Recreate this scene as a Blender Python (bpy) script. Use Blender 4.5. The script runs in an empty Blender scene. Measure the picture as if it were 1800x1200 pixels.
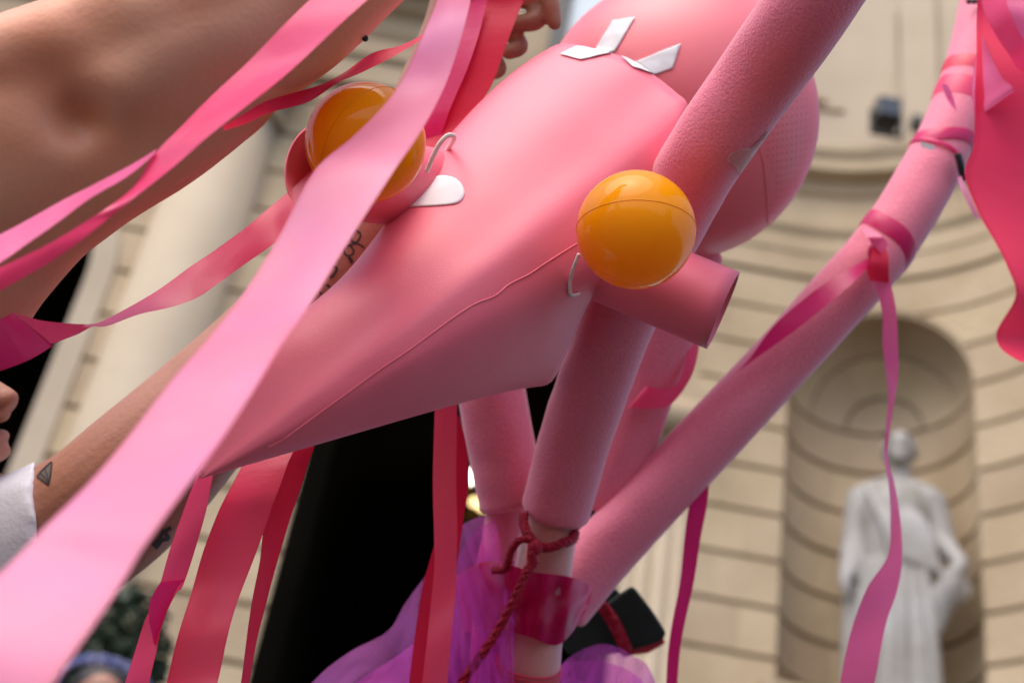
import bpy, bmesh, math, random
from mathutils import Vector, Matrix, noise
from mathutils.bvhtree import BVHTree
random.seed(7)
scene = bpy.context.scene
col = scene.collection
R = math.radians

# ------------------------------------------------------------------ camera
FPX = 2500.0                                   # 50 mm lens on a 36 mm sensor, photograph 1800 px wide
CAM = Vector((0, 0, 1.0))
UPC = Vector((645, 3600, FPX)).normalized()    # world up seen from the camera (right, up, forward)
YC = (Vector((0, 0, 1)) - UPC * UPC.z).normalized()
XC = UPC.cross(YC)
if XC.x < 0: XC = -XC
def camvec(x, y, z):
    v = Vector((x, y, z)); return Vector((v.dot(XC), v.dot(YC), v.dot(UPC)))
RT, UP, FW = camvec(1, 0, 0), camvec(0, 1, 0), camvec(0, 0, 1)
def ray(px, py): return camvec((px - 900) / FPX, (600 - py) / FPX, 1.0)
def at(px, py, d): return CAM + ray(px, py) * d
def proj(p):
    q = p - CAM; z = q.dot(FW); return 900 + FPX * q.dot(RT) / z, 600 - FPX * q.dot(UP) / z, z
cd = bpy.data.cameras.new('camera'); cam = bpy.data.objects.new('camera', cd); col.objects.link(cam)
cam.matrix_world = Matrix(((RT.x, UP.x, -FW.x, CAM.x), (RT.y, UP.y, -FW.y, CAM.y), (RT.z, UP.z, -FW.z, CAM.z), (0, 0, 0, 1)))
cd.lens = 50; cd.sensor_width = 36; cd.clip_start = 0.05; cd.clip_end = 2000
cd.dof.use_dof = True; cd.dof.focus_distance = 0.97; cd.dof.aperture_fstop = 5.6
scene.camera = cam

# ------------------------------------------------------------------ sky and sun
SUN_EL, SUN_ROT = R(56), R(216)
world = bpy.data.worlds.new('World'); scene.world = world; world.use_nodes = True
wn = world.node_tree; bg = wn.nodes['Background']
sky = wn.nodes.new('ShaderNodeTexSky'); sky.sky_type = 'NISHITA'; sky.sun_disc = False
sky.sun_elevation = SUN_EL; sky.sun_rotation = SUN_ROT; sky.dust_density = 3.0; sky.air_density = 1.0; sky.ozone_density = 1.0
wn.links.new(sky.outputs[0], bg.inputs[0]); bg.inputs[1].default_value = 0.15
sd = bpy.data.lights.new('sun', 'SUN'); sun = bpy.data.objects.new('sun', sd); col.objects.link(sun)
sd.energy = 1.0; sd.angle = R(60); sd.color = (1.0, 0.92, 0.80)
sdir = Vector((math.sin(SUN_ROT) * math.cos(SUN_EL), math.cos(SUN_ROT) * math.cos(SUN_EL), math.sin(SUN_EL)))
sun.rotation_euler = sdir.to_track_quat('Z', 'Y').to_euler()
scene.view_settings.view_transform = 'Standard'; scene.view_settings.look = 'None'
scene.view_settings.exposure = 0.98; scene.view_settings.gamma = 1.0; scene.view_settings.use_curve_mapping = False
scene.render.engine = 'CYCLES'
scene.cycles.max_bounces = 5; scene.cycles.transparent_max_bounces = 14

# ------------------------------------------------------------------ materials
def mat(name, base, rough=0.6, var=None, vscale=8.0, bump=0.0, bscale=60.0, sss=0.0, sheen=0.0, spec=0.5, coat=0.0, rand=0.0, metal=0.0, transl=0.0, aniso=0.0, detail=4.0, bdist=0.002):
    m = bpy.data.materials.new(name); m.use_nodes = True
    nt = m.node_tree; N = nt.nodes; L = nt.links; p = N['Principled BSDF']; out = N['Material Output']
    p.inputs['Base Color'].default_value = (*base, 1); p.inputs['Roughness'].default_value = rough
    p.inputs['Specular IOR Level'].default_value = spec; p.inputs['Metallic'].default_value = metal
    p.inputs['Coat Weight'].default_value = coat; p.inputs['Coat Roughness'].default_value = 0.08
    p.inputs['Anisotropic'].default_value = aniso
    if sheen: p.inputs['Sheen Weight'].default_value = sheen; p.inputs['Sheen Roughness'].default_value = 0.35
    if sss:
        p.inputs['Subsurface Weight'].default_value = sss; p.inputs['Subsurface Radius'].default_value = (0.012, 0.005, 0.003); p.inputs['Subsurface Scale'].default_value = 1.0
    tc = N.new('ShaderNodeTexCoord'); csock = None
    if var is not None:
        n = N.new('ShaderNodeTexNoise'); n.inputs['Scale'].default_value = vscale; n.inputs['Detail'].default_value = detail
        L.new(tc.outputs['Object'], n.inputs['Vector'])
        rp = N.new('ShaderNodeMapRange'); rp.inputs[1].default_value = 0.3; rp.inputs[2].default_value = 0.7; L.new(n.outputs['Fac'], rp.inputs[0])
        mx = N.new('ShaderNodeMix'); mx.data_type = 'RGBA'; mx.inputs[6].default_value = (*base, 1); mx.inputs[7].default_value = (*var, 1)
        L.new(rp.outputs[0], mx.inputs[0]); csock = mx.outputs[2]
    if rand:
        oi = N.new('ShaderNodeObjectInfo'); hs = N.new('ShaderNodeHueSaturation')
        if csock: L.new(csock, hs.inputs['Color'])
        else: hs.inputs['Color'].default_value = (*base, 1)
        mr = N.new('ShaderNodeMapRange'); mr.inputs[3].default_value = 1 - rand; mr.inputs[4].default_value = 1 + rand
        L.new(oi.outputs['Random'], mr.inputs[0]); L.new(mr.outputs[0], hs.inputs['Value'])
        mr2 = N.new('ShaderNodeMapRange'); mr2.inputs[3].default_value = 0.5 - rand * 0.06; mr2.inputs[4].default_value = 0.5 + rand * 0.04
        L.new(oi.outputs['Random'], mr2.inputs[0]); L.new(mr2.outputs[0], hs.inputs['Hue']); csock = hs.outputs[0]
    if csock: L.new(csock, p.inputs['Base Color'])
    if bump:
        n2 = N.new('ShaderNodeTexNoise'); n2.inputs['Scale'].default_value = bscale; n2.inputs['Detail'].default_value = 5
        L.new(tc.outputs['Object'], n2.inputs['Vector'])
        b = N.new('ShaderNodeBump'); b.inputs['Strength'].default_value = bump; b.inputs['Distance'].default_value = bdist
        L.new(n2.outputs['Fac'], b.inputs['Height']); L.new(b.outputs[0], p.inputs['Normal'])
    if transl:
        t = N.new('ShaderNodeBsdfTranslucent'); t.inputs[0].default_value = (*base, 1)
        if csock: L.new(csock, t.inputs[0])
        ms = N.new('ShaderNodeMixShader'); ms.inputs[0].default_value = transl
        L.new(p.outputs[0], ms.inputs[1]); L.new(t.outputs[0], ms.inputs[2]); L.new(ms.outputs[0], out.inputs['Surface'])
    return m
def sheer(name, base, opacity, rough=0.4, gloss=0.0, tint=None):
    m = bpy.data.materials.new(name); m.use_nodes = True
    nt = m.node_tree; N = nt.nodes; L = nt.links; p = N['Principled BSDF']; out = N['Material Output']
    p.inputs['Base Color'].default_value = (*base, 1); p.inputs['Roughness'].default_value = rough
    p.inputs['Specular IOR Level'].default_value = 0.3 + gloss
    t = N.new('ShaderNodeBsdfTranslucent'); t.inputs[0].default_value = (*base, 1)
    a = N.new('ShaderNodeMixShader'); a.inputs[0].default_value = 0.4; L.new(p.outputs[0], a.inputs[1]); L.new(t.outputs[0], a.inputs[2])
    tr = N.new('ShaderNodeBsdfTransparent'); tr.inputs[0].default_value = (*(tint or [0.35 + 0.65 * c for c in base]), 1)
    ms = N.new('ShaderNodeMixShader')
    lw = N.new('ShaderNodeLayerWeight'); lw.inputs[0].default_value = 0.35
    mr = N.new('ShaderNodeMapRange'); mr.inputs[3].default_value = opacity; mr.inputs[4].default_value = min(1, opacity + 0.7)
    L.new(lw.outputs['Facing'], mr.inputs[0])
    L.new(mr.outputs[0], ms.inputs[0]); L.new(tr.outputs[0], ms.inputs[1]); L.new(a.outputs[0], ms.inputs[2]); L.new(ms.outputs[0], out.inputs['Surface'])
    return m
def emis(name, c, s):
    m = bpy.data.materials.new(name); m.use_nodes = True; p = m.node_tree.nodes['Principled BSDF']
    p.inputs['Emission Color'].default_value = (*c, 1); p.inputs['Emission Strength'].default_value = s; p.inputs['Base Color'].default_value = (*c, 1); return m

M = {}
M['stone'] = mat('limestone', (0.455, 0.355, 0.24), 0.85, (0.35, 0.262, 0.165), 1.1, 0.6, 14, rand=0.09, bdist=0.02)
M['joint'] = mat('joint_mortar', (0.215, 0.16, 0.093), 0.9, (0.17, 0.125, 0.07), 3)
M['column'] = mat('column_stone', (0.43, 0.35, 0.26), 0.75, (0.38, 0.305, 0.22), 1.2, 0.3, 10, bdist=0.01)
M['dark'] = mat('interior_shade', (0.012, 0.0095, 0.007), 0.95, (0.02, 0.015, 0.008), 0.8, spec=0.05)  # near-black stone colour stands in for the shade of unlit openings
M['marble'] = mat('marble', (0.335, 0.325, 0.325), 0.6, (0.235, 0.215, 0.19), 2.2, 0.3, 12, bdist=0.01)
M['ground'] = mat('paving', (0.06, 0.053, 0.047), 0.85, (0.045, 0.04, 0.035), 0.6, 0.4, 6, bdist=0.01)
M['foam_sheet'] = mat('pink_foam_sheet', (0.83, 0.15, 0.215), 0.5, (0.85, 0.16, 0.225), 5, 0.3, 700, sheen=0.10, spec=0.6, bdist=0.0004)
M['noodle'] = mat('pink_pool_noodle_foam', (0.83, 0.235, 0.325), 0.6, (0.74, 0.18, 0.265), 520, 0.7, 480, sheen=0.5, spec=0.35, bdist=0.0012)
M['pvc'] = mat('pink_vinyl_ball', (0.82, 0.17, 0.20), 0.42, None, spec=0.5, sss=0.0)
M['dimple_shade'] = mat('pink_dimple_shade', (0.55, 0.085, 0.11), 0.6)  # darker pink puts the shade of the hollows into the colour
M['yellow'] = mat('yellow_plastic', (1.0, 0.42, 0.006), 0.09, (1.0, 0.39, 0.005), 4, 0.03, 45, spec=0.28, transl=0.3)
M['white_tape'] = mat('white_paper_tape', (0.74, 0.72, 0.73), 0.55, (0.68, 0.65, 0.67), 20, 0.3, 120, bdist=0.001)
M['white_felt'] = mat('white_sticker', (0.78, 0.76, 0.77), 0.6)
M['elastic'] = mat('white_elastic', (0.72, 0.68, 0.66), 0.6, None, bump=0.4, bscale=400)
M['clear'] = sheer('clear_plastic', (0.90, 0.80, 0.78), 0.10, 0.25, 0.1, (0.97, 0.93, 0.93))
M['vinyl'] = sheer('magenta_vinyl', (0.55, 0.003, 0.10), 0.6, 0.25, 0.1, (0.75, 0.03, 0.25))
M['tulle'] = sheer('purple_tulle', (0.82, 0.14, 0.68), 0.15, 0.8, 0.0, (0.92, 0.6, 0.9))
M['tulle2'] = sheer('violet_tulle', (0.84, 0.22, 0.76), 0.17, 0.8, 0.0, (0.92, 0.65, 0.92))
M['card'] = mat('pink_card_tube', (0.68, 0.27, 0.235), 0.7, (0.60, 0.21, 0.19), 30, 0.2, 200)
M['sequin'] = mat('red_sequin_cord', (0.45, 0.004, 0.035), 0.45, (0.28, 0.003, 0.02), 300, 0.9, 500, spec=0.25, bdist=0.003)
M['felt'] = mat('black_felt', (0.008, 0.014, 0.010), 0.95, (0.012, 0.018, 0.013), 60, 0.4, 300, sheen=0.08)
M['redfelt'] = mat('red_felt', (0.45, 0.03, 0.05), 0.9)
def satin(n, c, v=None, tr=0.3, rough=0.34, sh=0.06, spec=0.55):
    m = mat(n, c, rough, v, 14, 0.0, 70, sheen=sh, spec=spec, transl=tr, aniso=0.4)
    nt = m.node_tree; N = nt.nodes; L = nt.links; p = N['Principled BSDF']
    uv = N.new('ShaderNodeUVMap'); sp = N.new('ShaderNodeSeparateXYZ'); L.new(uv.outputs[0], sp.inputs[0])
    ab = N.new('ShaderNodeMath'); ab.operation = 'SUBTRACT'; ab.inputs[1].default_value = 0.5; L.new(sp.outputs[0], ab.inputs[0])
    a2 = N.new('ShaderNodeMath'); a2.operation = 'ABSOLUTE'; L.new(ab.outputs[0], a2.inputs[0])
    mr = N.new('ShaderNodeMapRange'); mr.inputs[1].default_value = 0.455; mr.inputs[2].default_value = 0.47; mr.inputs[3].default_value = 0.0; mr.inputs[4].default_value = 0.4; L.new(a2.outputs[0], mr.inputs[0])
    src = p.inputs['Base Color'].links[0].from_socket if p.inputs['Base Color'].links else None
    mx = N.new('ShaderNodeMix'); mx.data_type = 'RGBA'; mx.inputs[7].default_value = (c[0] * 0.75, c[1] * 0.4, c[2] * 0.5, 1); mx.inputs[6].default_value = (*c, 1)
    if src: L.new(src, mx.inputs[6])
    L.new(mr.outputs[0], mx.inputs[0]); L.new(mx.outputs[2], p.inputs['Base Color'])
    # woven creases running across the strip
    vm = N.new('ShaderNodeVectorMath'); vm.operation = 'MULTIPLY'; vm.inputs[1].default_value = (2.5, 26, 1); L.new(uv.outputs[0], vm.inputs[0])
    nz = N.new('ShaderNodeTexNoise'); nz.inputs['Scale'].default_value = 1.0; nz.inputs['Detail'].default_value = 3; L.new(vm.outputs[0], nz.inputs['Vector'])
    b = N.new('ShaderNodeBump'); b.inputs['Strength'].default_value = 0.07; b.inputs['Distance'].default_value = 0.004; L.new(nz.outputs['Fac'], b.inputs['Height']); L.new(b.outputs[0], p.inputs['Normal'])
    return m
M['satin_pale'] = satin('pale_pink_satin', (0.83, 0.245, 0.35), (0.80, 0.26, 0.46), 0.30, 0.34)
M['satin_hot'] = satin('hot_pink_satin', (0.92, 0.07, 0.19), (0.92, 0.08, 0.24), 0.38)
M['satin_red'] = satin('crimson_satin', (0.62, 0.010, 0.05), (0.66, 0.014, 0.06), 0.38, 0.45, 0.02, 0.3)
M['satin_mag'] = satin('magenta_satin', (0.70, 0.012, 0.14), (0.74, 0.02, 0.18), 0.34)
M['satin_orchid'] = satin('orchid_pink_satin', (0.88, 0.15, 0.36), (0.90, 0.15, 0.32), 0.36)
M['satin_coral'] = satin('coral_pink_satin', (0.93, 0.09, 0.15), (0.92, 0.065, 0.16), 0.42)
M['satin_scarf'] = satin('scarf_pink_satin', (0.86, 0.035, 0.12), (0.88, 0.05, 0.12), 0.35, 0.55, 0.0, 0.2)
M['skin_tan'] = mat('tan_skin', (0.68, 0.255, 0.14), 0.46, (0.74, 0.36, 0.235), 9, 0.18, 260, sss=0.0, spec=0.5, detail=2, bdist=0.002)
M['skin_brown'] = mat('brown_skin', (0.40, 0.18, 0.115), 0.5, (0.34, 0.145, 0.09), 16, 0.4, 260, sss=0.0, spec=0.4, bdist=0.0012)
M['skin_face'] = mat('face_skin', (0.42, 0.19, 0.13), 0.5, None)
M['shirt'] = mat('white_cotton', (0.70, 0.71, 0.78), 0.85, None, bump=0.3, bscale=300)
M['ink'] = mat('tattoo_ink', (0.018, 0.018, 0.02), 0.6)
M['ink_grey'] = mat('faded_tattoo_ink', (0.13, 0.10, 0.09), 0.6)
M['hair'] = mat('dark_hair', (0.02, 0.013, 0.01), 0.55, None, bump=0.6, bscale=120)
M['leaf'] = mat('dark_leaf', (0.014, 0.026, 0.012), 0.6, (0.03, 0.05, 0.018), 3, transl=0.1)
M['trunk'] = mat('bark', (0.06, 0.045, 0.03), 0.9)
M['flower'] = mat('lilac_flower', (0.12, 0.15, 0.36), 0.7, (0.34, 0.33, 0.50), 25, transl=0.2)
M['black_metal'] = mat('black_metal', (0.012, 0.014, 0.016), 0.4)
M['glass_dark'] = mat('dark_glass', (0.02, 0.025, 0.03), 0.05, spec=0.8)
M['pane'] = mat('pale_window_glass', (0.42, 0.52, 0.60), 0.1, spec=0.8)
M['bulb'] = emis('lamp_glow', (1.0, 0.72, 0.32), 2.2)
M['bulb_white'] = emis('lamp_glow_white', (1.0, 0.93, 0.82), 4)
M['brass'] = mat('brass', (0.35, 0.22, 0.06), 0.35, metal=0.8)
M['silver'] = mat('silver', (0.7, 0.7, 0.74), 0.2, metal=1.0)

# ------------------------------------------------------------------ helpers
def tag(o, label=None, cat=None, group=None, kind=None):
    if label: o['label'] = label
    if cat: o['category'] = cat
    if group: o['group'] = group
    if kind: o['kind'] = kind
    return o
def empty(name, loc):
    o = bpy.data.objects.new(name, None); o.location = loc; o.empty_display_size = 0.05; col.objects.link(o); return o
def put(o, parent):
    o.parent = parent
    if parent is not None: o.matrix_parent_inverse = Matrix.Translation(-parent.location)
    return o
def obj(name, verts, faces, m, parent=None, smooth=True, thick=0.0, off=0.0):
    me = bpy.data.meshes.new(name); me.from_pydata([tuple(v) for v in verts], [], faces); me.update()
    if smooth: me.polygons.foreach_set('use_smooth', [True] * len(me.polygons))
    o = bpy.data.objects.new(name, me); col.objects.link(o)
    if m is not None: me.materials.append(M[m] if isinstance(m, str) else m)
    if thick:
        s = o.modifiers.new('thickness', 'SOLIDIFY'); s.thickness = thick; s.offset = off
    if parent is not None: put(o, parent)
    return o
def cr(pts, n):
    """smooth curve through the points (tuples of any length), n samples"""
    P = [tuple(p) for p in pts]; k = len(P); out = []
    for i in range(n):
        t = i / (n - 1) * (k - 1); j = min(int(t), k - 2); f = t - j
        a, b, c, d = P[max(j - 1, 0)], P[j], P[j + 1], P[min(j + 2, k - 1)]
        out.append(tuple(0.5 * (2 * b[q] + (c[q] - a[q]) * f + (2 * a[q] - 5 * b[q] + 4 * c[q] - d[q]) * f * f + (3 * b[q] - a[q] - 3 * c[q] + d[q]) * f ** 3) for q in range(len(b))))
    return out
def frames(P):
    T = [(P[min(i + 1, len(P) - 1)] - P[max(i - 1, 0)]).normalized() for i in range(len(P))]
    ref = Vector((0, 0, 1)) if abs(T[0].z) < 0.9 else Vector((1, 0, 0))
    n = (ref - T[0] * ref.dot(T[0])).normalized(); out = []
    for t in T:
        n = (n - t * n.dot(t)).normalized(); out.append((t, n, t.cross(n)))
    return out
def tube_data(P, rad, seg=20, caps=True, roundcap=0.0, squash=1.0):
    fr = frames(P); V = []; Fc = []
    rings = [(P[i], rad[i], fr[i]) for i in range(len(P))]
    if roundcap:
        def cap(i, sgn):
            res = []
            for a in (80, 60, 40, 20):
                c, s = math.cos(R(a)), math.sin(R(a))
                res.append((P[i] + fr[i][0] * sgn * s * roundcap, rad[i] - roundcap * (1 - c), fr[i]))
            return res
        rings = cap(0, -1) + rings + list(reversed(cap(len(P) - 1, 1)))
    for p, r, (t, n, b) in rings:
        for k in range(seg):
            a = 2 * math.pi * k / seg; V.append(p + n * math.cos(a) * r + b * math.sin(a) * r * squash)
    for i in range(len(rings) - 1):
        for k in range(seg):
            Fc.append((i * seg + k, i * seg + (k + 1) % seg, (i + 1) * seg + (k + 1) % seg, (i + 1) * seg + k))
    if caps:
        Fc.append(tuple(reversed(range(seg)))); Fc.append(tuple((len(rings) - 1) * seg + k for k in range(seg)))
    return V, Fc
def pxpath(pts, n):
    """pts (px, py, depth, radius in m) -> smooth 3-D path and radii"""
    S = cr(pts, n); return [at(s[0], s[1], s[2]) for s in S], [s[3] for s in S]
def sphere_data(c, r, seg=24, rings=16, axes=None):
    X, Y, Z = axes or (Vector((1, 0, 0)), Vector((0, 1, 0)), Vector((0, 0, 1)))
    if not isinstance(r, (tuple, list)): r = (r, r, r)
    V = [c - Z * r[2]]; Fc = []
    for i in range(1, rings):
        a = -math.pi / 2 + math.pi * i / rings
        for k in range(seg):
            b = 2 * math.pi * k / seg
            V.append(c + X * r[0] * math.cos(a) * math.cos(b) + Y * r[1] * math.cos(a) * math.sin(b) + Z * r[2] * math.sin(a))
    V.append(c + Z * r[2]); top = len(V) - 1
    for k in range(seg):
        Fc.append((0, 1 + (k + 1) % seg, 1 + k))
        Fc.append((top, top - seg + k, top - seg + (k + 1) % seg))
    for i in range(rings - 2):
        for k in range(seg):
            Fc.append((1 + i * seg + k, 1 + i * seg + (k + 1) % seg, 1 + (i + 1) * seg + (k + 1) % seg, 1 + (i + 1) * seg + k))
    return V, Fc
class MB:
    def __init__(s): s.v = []; s.f = []
    def add(s, d):
        o = len(s.v); s.v += d[0]; s.f += [tuple(i + o for i in f) for f in d[1]]; return s
    def box(s, x0, x1, y0, y1, z0, z1):
        return s.add(([Vector(p) for p in ((x0, y0, z0), (x1, y0, z0), (x1, y1, z0), (x0, y1, z0), (x0, y0, z1), (x1, y0, z1), (x1, y1, z1), (x0, y1, z1))],
                      [(3, 2, 1, 0), (4, 5, 6, 7), (0, 1, 5, 4), (1, 2, 6, 5), (2, 3, 7, 6), (3, 0, 4, 7)]))
    def build(s, name, m, parent=None, smooth=True, bevel=0.0):
        o = obj(name, s.v, s.f, m, parent, smooth)
        if bevel:
            b = o.modifiers.new('bevel', 'BEVEL'); b.width = bevel; b.segments = 2
        return o
def remesh(data, voxel, smooth=6, sf=0.5):
    """one continuous skin around the overlapping volumes -> verts, faces"""
    me = bpy.data.meshes.new('tmp'); me.from_pydata([tuple(v) for v in data.v], [], data.f); me.update()
    o = bpy.data.objects.new('tmp', me); col.objects.link(o)
    r = o.modifiers.new('r', 'REMESH'); r.mode = 'VOXEL'; r.voxel_size = voxel
    s = o.modifiers.new('s', 'SMOOTH'); s.factor = sf; s.iterations = smooth
    dg = bpy.context.evaluated_depsgraph_get(); ev = o.evaluated_get(dg); m2 = ev.to_mesh()
    V = [v.co.copy() for v in m2.vertices]; Fc = [tuple(p.vertices) for p in m2.polygons]
    ev.to_mesh_clear(); bpy.data.objects.remove(o); bpy.data.meshes.remove(me); return V, Fc
def bvh_of(*datas):
    mb = MB()
    for d in datas: mb.add((list(d[0]), d[1]))
    return BVHTree.FromPolygons([tuple(v) for v in mb.v], mb.f)
def hit(b, px, py, off=0.0):
    d = ray(px, py).normalized(); h = b.ray_cast(CAM, d)
    if h[0] is None:
        h = b.find_nearest(at(px, py, 1.05))
    n = h[1]
    if n.dot(d) > 0: n = -n
    return h[0] + n * off
def patch(name, b, poly, m, parent, off=0.0008, thick=0.0005, rings=5):
    """a thin sheet lying on a curved surface"""
    cx = sum(p[0] for p in poly) / len(poly); cy = sum(p[1] for p in poly) / len(poly); n = len(poly)
    V = []; Fc = []
    for k in range(rings):
        s = 1 - k / rings
        for p in poly: V.append(hit(b, cx + (p[0] - cx) * s, cy + (p[1] - cy) * s, off))
    V.append(hit(b, cx, cy, off))
    for k in range(rings - 1):
        for i in range(n): Fc.append((k * n + i, k * n + (i + 1) % n, (k + 1) * n + (i + 1) % n, (k + 1) * n + i))
    for i in range(n): Fc.append(((rings - 1) * n + i, (rings - 1) * n + (i + 1) % n, len(V) - 1))
    return obj(name, V, Fc, m, parent, thick=thick)
def stroke(b, pts, w, n=14, off=0.0006):
    S = cr(pts, n); V = []; Fc = []
    for i, s in enumerate(S):
        a, c = S[max(i - 1, 0)], S[min(i + 1, n - 1)]; dx, dy = c[0] - a[0], c[1] - a[1]; l = math.hypot(dx, dy) or 1
        for q in (-1, 1): V.append(hit(b, s[0] - dy / l * w * q / 2, s[1] + dx / l * w * q / 2, off))
    for i in range(n - 1): Fc.append((2 * i, 2 * i + 1, 2 * i + 3, 2 * i + 2))
    return V, Fc
def set_uv(o, w, n):
    me = o.data; uv = me.uv_layers.new(name='UVMap'); lv = [0] * len(me.loops); me.loops.foreach_get('vertex_index', lv)
    flat = []
    for v in lv: flat += [(v % w) / (w - 1), (v // w) / (n - 1)]
    uv.data.foreach_set('uv', flat)
def ribbon(name, L, Rr, depth, tilt, m, label, cat='ribbon', wave=0.0, freq=4.0, curl=0.0, n=60, cross=8, parent=None, ph=0.0, group='pink satin ribbons'):
    """satin strip between two edge curves; depth = list of distances along it, tilt = left edge farther by that much"""
    Ls, Rs = cr(L, n), cr(Rr, n); ds = cr([(d,) for d in depth], n) if len(depth) > 1 else [(depth[0],)] * n
    tl = cr([(t,) for t in tilt], n) if isinstance(tilt, (list, tuple)) else [(tilt,)] * n
    V = []; Fc = []
    for i in range(n):
        a = at(Ls[i][0], Ls[i][1], ds[i][0] + tl[i][0] / 2); b = at(Rs[i][0], Rs[i][1], ds[i][0] - tl[i][0] / 2)
        s = i / (n - 1)
        for k in range(cross + 1):
            u = k / cross; p = a.lerp(b, u)
            w = wave * math.sin(2 * math.pi * (freq * s + 0.18 * math.sin(7 * s + ph) + 0.12 * u) + ph) + 0.5 * wave * noise.noise(Vector((s * freq * 2.7 + ph, u * 1.5, ph)))
            V.append(p + FW * (w + curl * 4 * u * (1 - u)) + UP * w * 0.15)
    for i in range(n - 1):
        for k in range(cross):
            q = i * (cross + 1) + k; Fc.append((q, q + 1, q + cross + 2, q + cross + 1))
    o = obj(name, V, Fc, m, parent); set_uv(o, cross + 1, n)
    if parent is None: tag(o, label, cat, group)
    return o
def tubeobj(name, pts, m, parent, seg=24, n=48, roundcap=0.006):
    P, rad = pxpath(pts, n); d = tube_data(P, rad, seg, True, roundcap)
    for v in d[0]: v += Vector((noise.noise(v * 11), noise.noise(v * 11 + Vector((9, 0, 0))), noise.noise(v * 11 + Vector((0, 9, 0))))) * 0.0016 + Vector((1, 1, 1)) * 0.0006 * noise.noise(v * 45)
    return obj(name, d[0], d[1], m, parent), d, P, rad
def curvetube(P, r, n=40, seg=8):
    S = [Vector(s) for s in cr([tuple(p) for p in P], n)]; return tube_data(S, [r] * n, seg, True)

# ------------------------------------------------------------------ setting: ground
g = 400.0
go = obj('ground', [(-g, -g, 0), (g, -g, 0), (g, g, 0), (-g, g, 0)], [(0, 1, 2, 3)], 'ground', None, False); tag(go, kind='structure')

# ------------------------------------------------------------------ palace: right wall with concave bay and niche
ZO = -0.6
JZ = [8.84 + ZO + 0.49 * k for k in range(-9, 10)]          # course joints
ARC_X, ARC_Y, ARC_R = 2.86, 12.0, 2.5                        # concave bay: starts at ARC_X, turns towards the viewer
def wall_pt(s, off=0.0):
    """plan of the right wall: s metres from ARC_X along it, off = towards the viewer; returns x, y"""
    if s <= 0: return ARC_X + s, ARC_Y - off
    t = s / ARC_R
    if t > math.pi / 2:
        return ARC_X + ARC_R - off, ARC_Y - ARC_R - (s - ARC_R * math.pi / 2)
    r = ARC_R - off; return ARC_X + r * math.sin(t), ARC_Y - ARC_R + r * math.cos(t)
S_L, S_R = 0.0, 2.5 * R(42.5)
S_C, N_R = (S_L + S_R) / 2, (S_R - S_L) / 2
SPR = 9.82 + ZO                                              # springing of the niche head
palace = empty('palace', (3.0, 12.5, 0))
tag(palace, 'pale limestone palace facade with curved rusticated bay and statue niche', 'building')
backing = MB()
def block(fn, s0, s1, z0, z1, gap=0.022, vg=0.002, depth=0.05, ns=6, parent=palace, name='stone_block', m='stone', l0=None, l1=None, nz=5, tap=0.014):
    """one ashlar block on the surface fn(s, off); l0 / l1(z) give curved ends"""
    V = []; Fc = []
    za, zb = z0 + gap / 2, z1 - gap / 2
    for layer, (o, e) in enumerate(((0.0, tap), (-depth, 0.0))):
        for j in range(nz + 1):
            z = za + e + (zb - za - 2 * e) * j / nz
            a = (l0(z) if l0 else s0) + vg / 2; b = (l1(z) if l1 else s1) - vg / 2
            for i in range(ns + 1):
                x, y = fn(a + (b - a) * i / ns, o); V.append(Vector((x, y, z)))
    w = ns + 1; off = (nz + 1) * w
    for j in range(nz):
        for i in range(ns): Fc.append((j * w + i, j * w + i + 1, (j + 1) * w + i + 1, (j + 1) * w + i))
    edge = [(i, 0) for i in range(ns)] + [(ns, j) for j in range(nz)] + [(ns - i, nz) for i in range(ns)] + [(0, nz - j) for j in range(nz)]
    ids = [j * w + i for i, j in edge]
    for k in range(len(ids)):
        a, b = ids[k], ids[(k + 1) % len(ids)]; Fc.append((b, a, a + off, b + off))
    o = obj(name, V, Fc, m, parent, False)
    # recessed joint bed behind the block
    q = len(backing.v)
    for j in range(nz + 1):
        z = z0 + (z1 - z0) * j / nz
        a = (l0(z) if l0 else s0); b = (l1(z) if l1 else s1)
        for i in range(ns + 1):
            x, y = fn(a + (b - a) * i / ns, -0.042); backing.v.append(Vector((x, y, z)))
    for j in range(nz):
        for i in range(ns): backing.f.append((q + j * w + i, q + j * w + i + 1, q + (j + 1) * w + i + 1, q + (j + 1) * w + i))
    return o
def arch_s(z, sgn):
    if z <= SPR: return S_C + sgn * N_R
    h = z - SPR
    return S_C + sgn * math.sqrt(max(N_R * N_R - h * h, 0)) if h < N_R else S_C
S_DOOR = 1.95 - ARC_X
for k in range(len(JZ) - 1):
    z0, z1 = JZ[k], JZ[k + 1]
    if z1 > 12.0 + ZO: continue
    zt = SPR + N_R
    if z0 >= zt - 0.1:
        cuts = [S_DOOR, -0.1, 0.62, 1.30, 2.1, 2.9, 3.9] if k % 2 else [S_DOOR, -0.5, 0.35, 1.0, 1.6, 2.4, 3.4, 3.9]
        for a, b in zip(cuts, cuts[1:]): block(wall_pt, a, b, z0, z1)
    else:
        cuts = [S_DOOR, -0.36] if k % 2 else [S_DOOR, -0.62]
        for a, b in zip(cuts, cuts[1:]): block(wall_pt, a, b, z0, z1, ns=2)
        curved = z1 > SPR
        block(wall_pt, cuts[-1], S_L, z0, z1, l1=(lambda z: arch_s(z, -1)) if curved else None, nz=8 if curved else 3)
        rc = [2.6, 3.3, 3.9] if k % 2 else [2.95, 3.9]
        block(wall_pt, S_R, rc[0], z0, z1, l0=(lambda z: arch_s(z, 1)) if curved else None, nz=8 if curved else 3)
        for a, b in zip(rc, rc[1:]): block(wall_pt, a, b, z0, z1)
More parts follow.
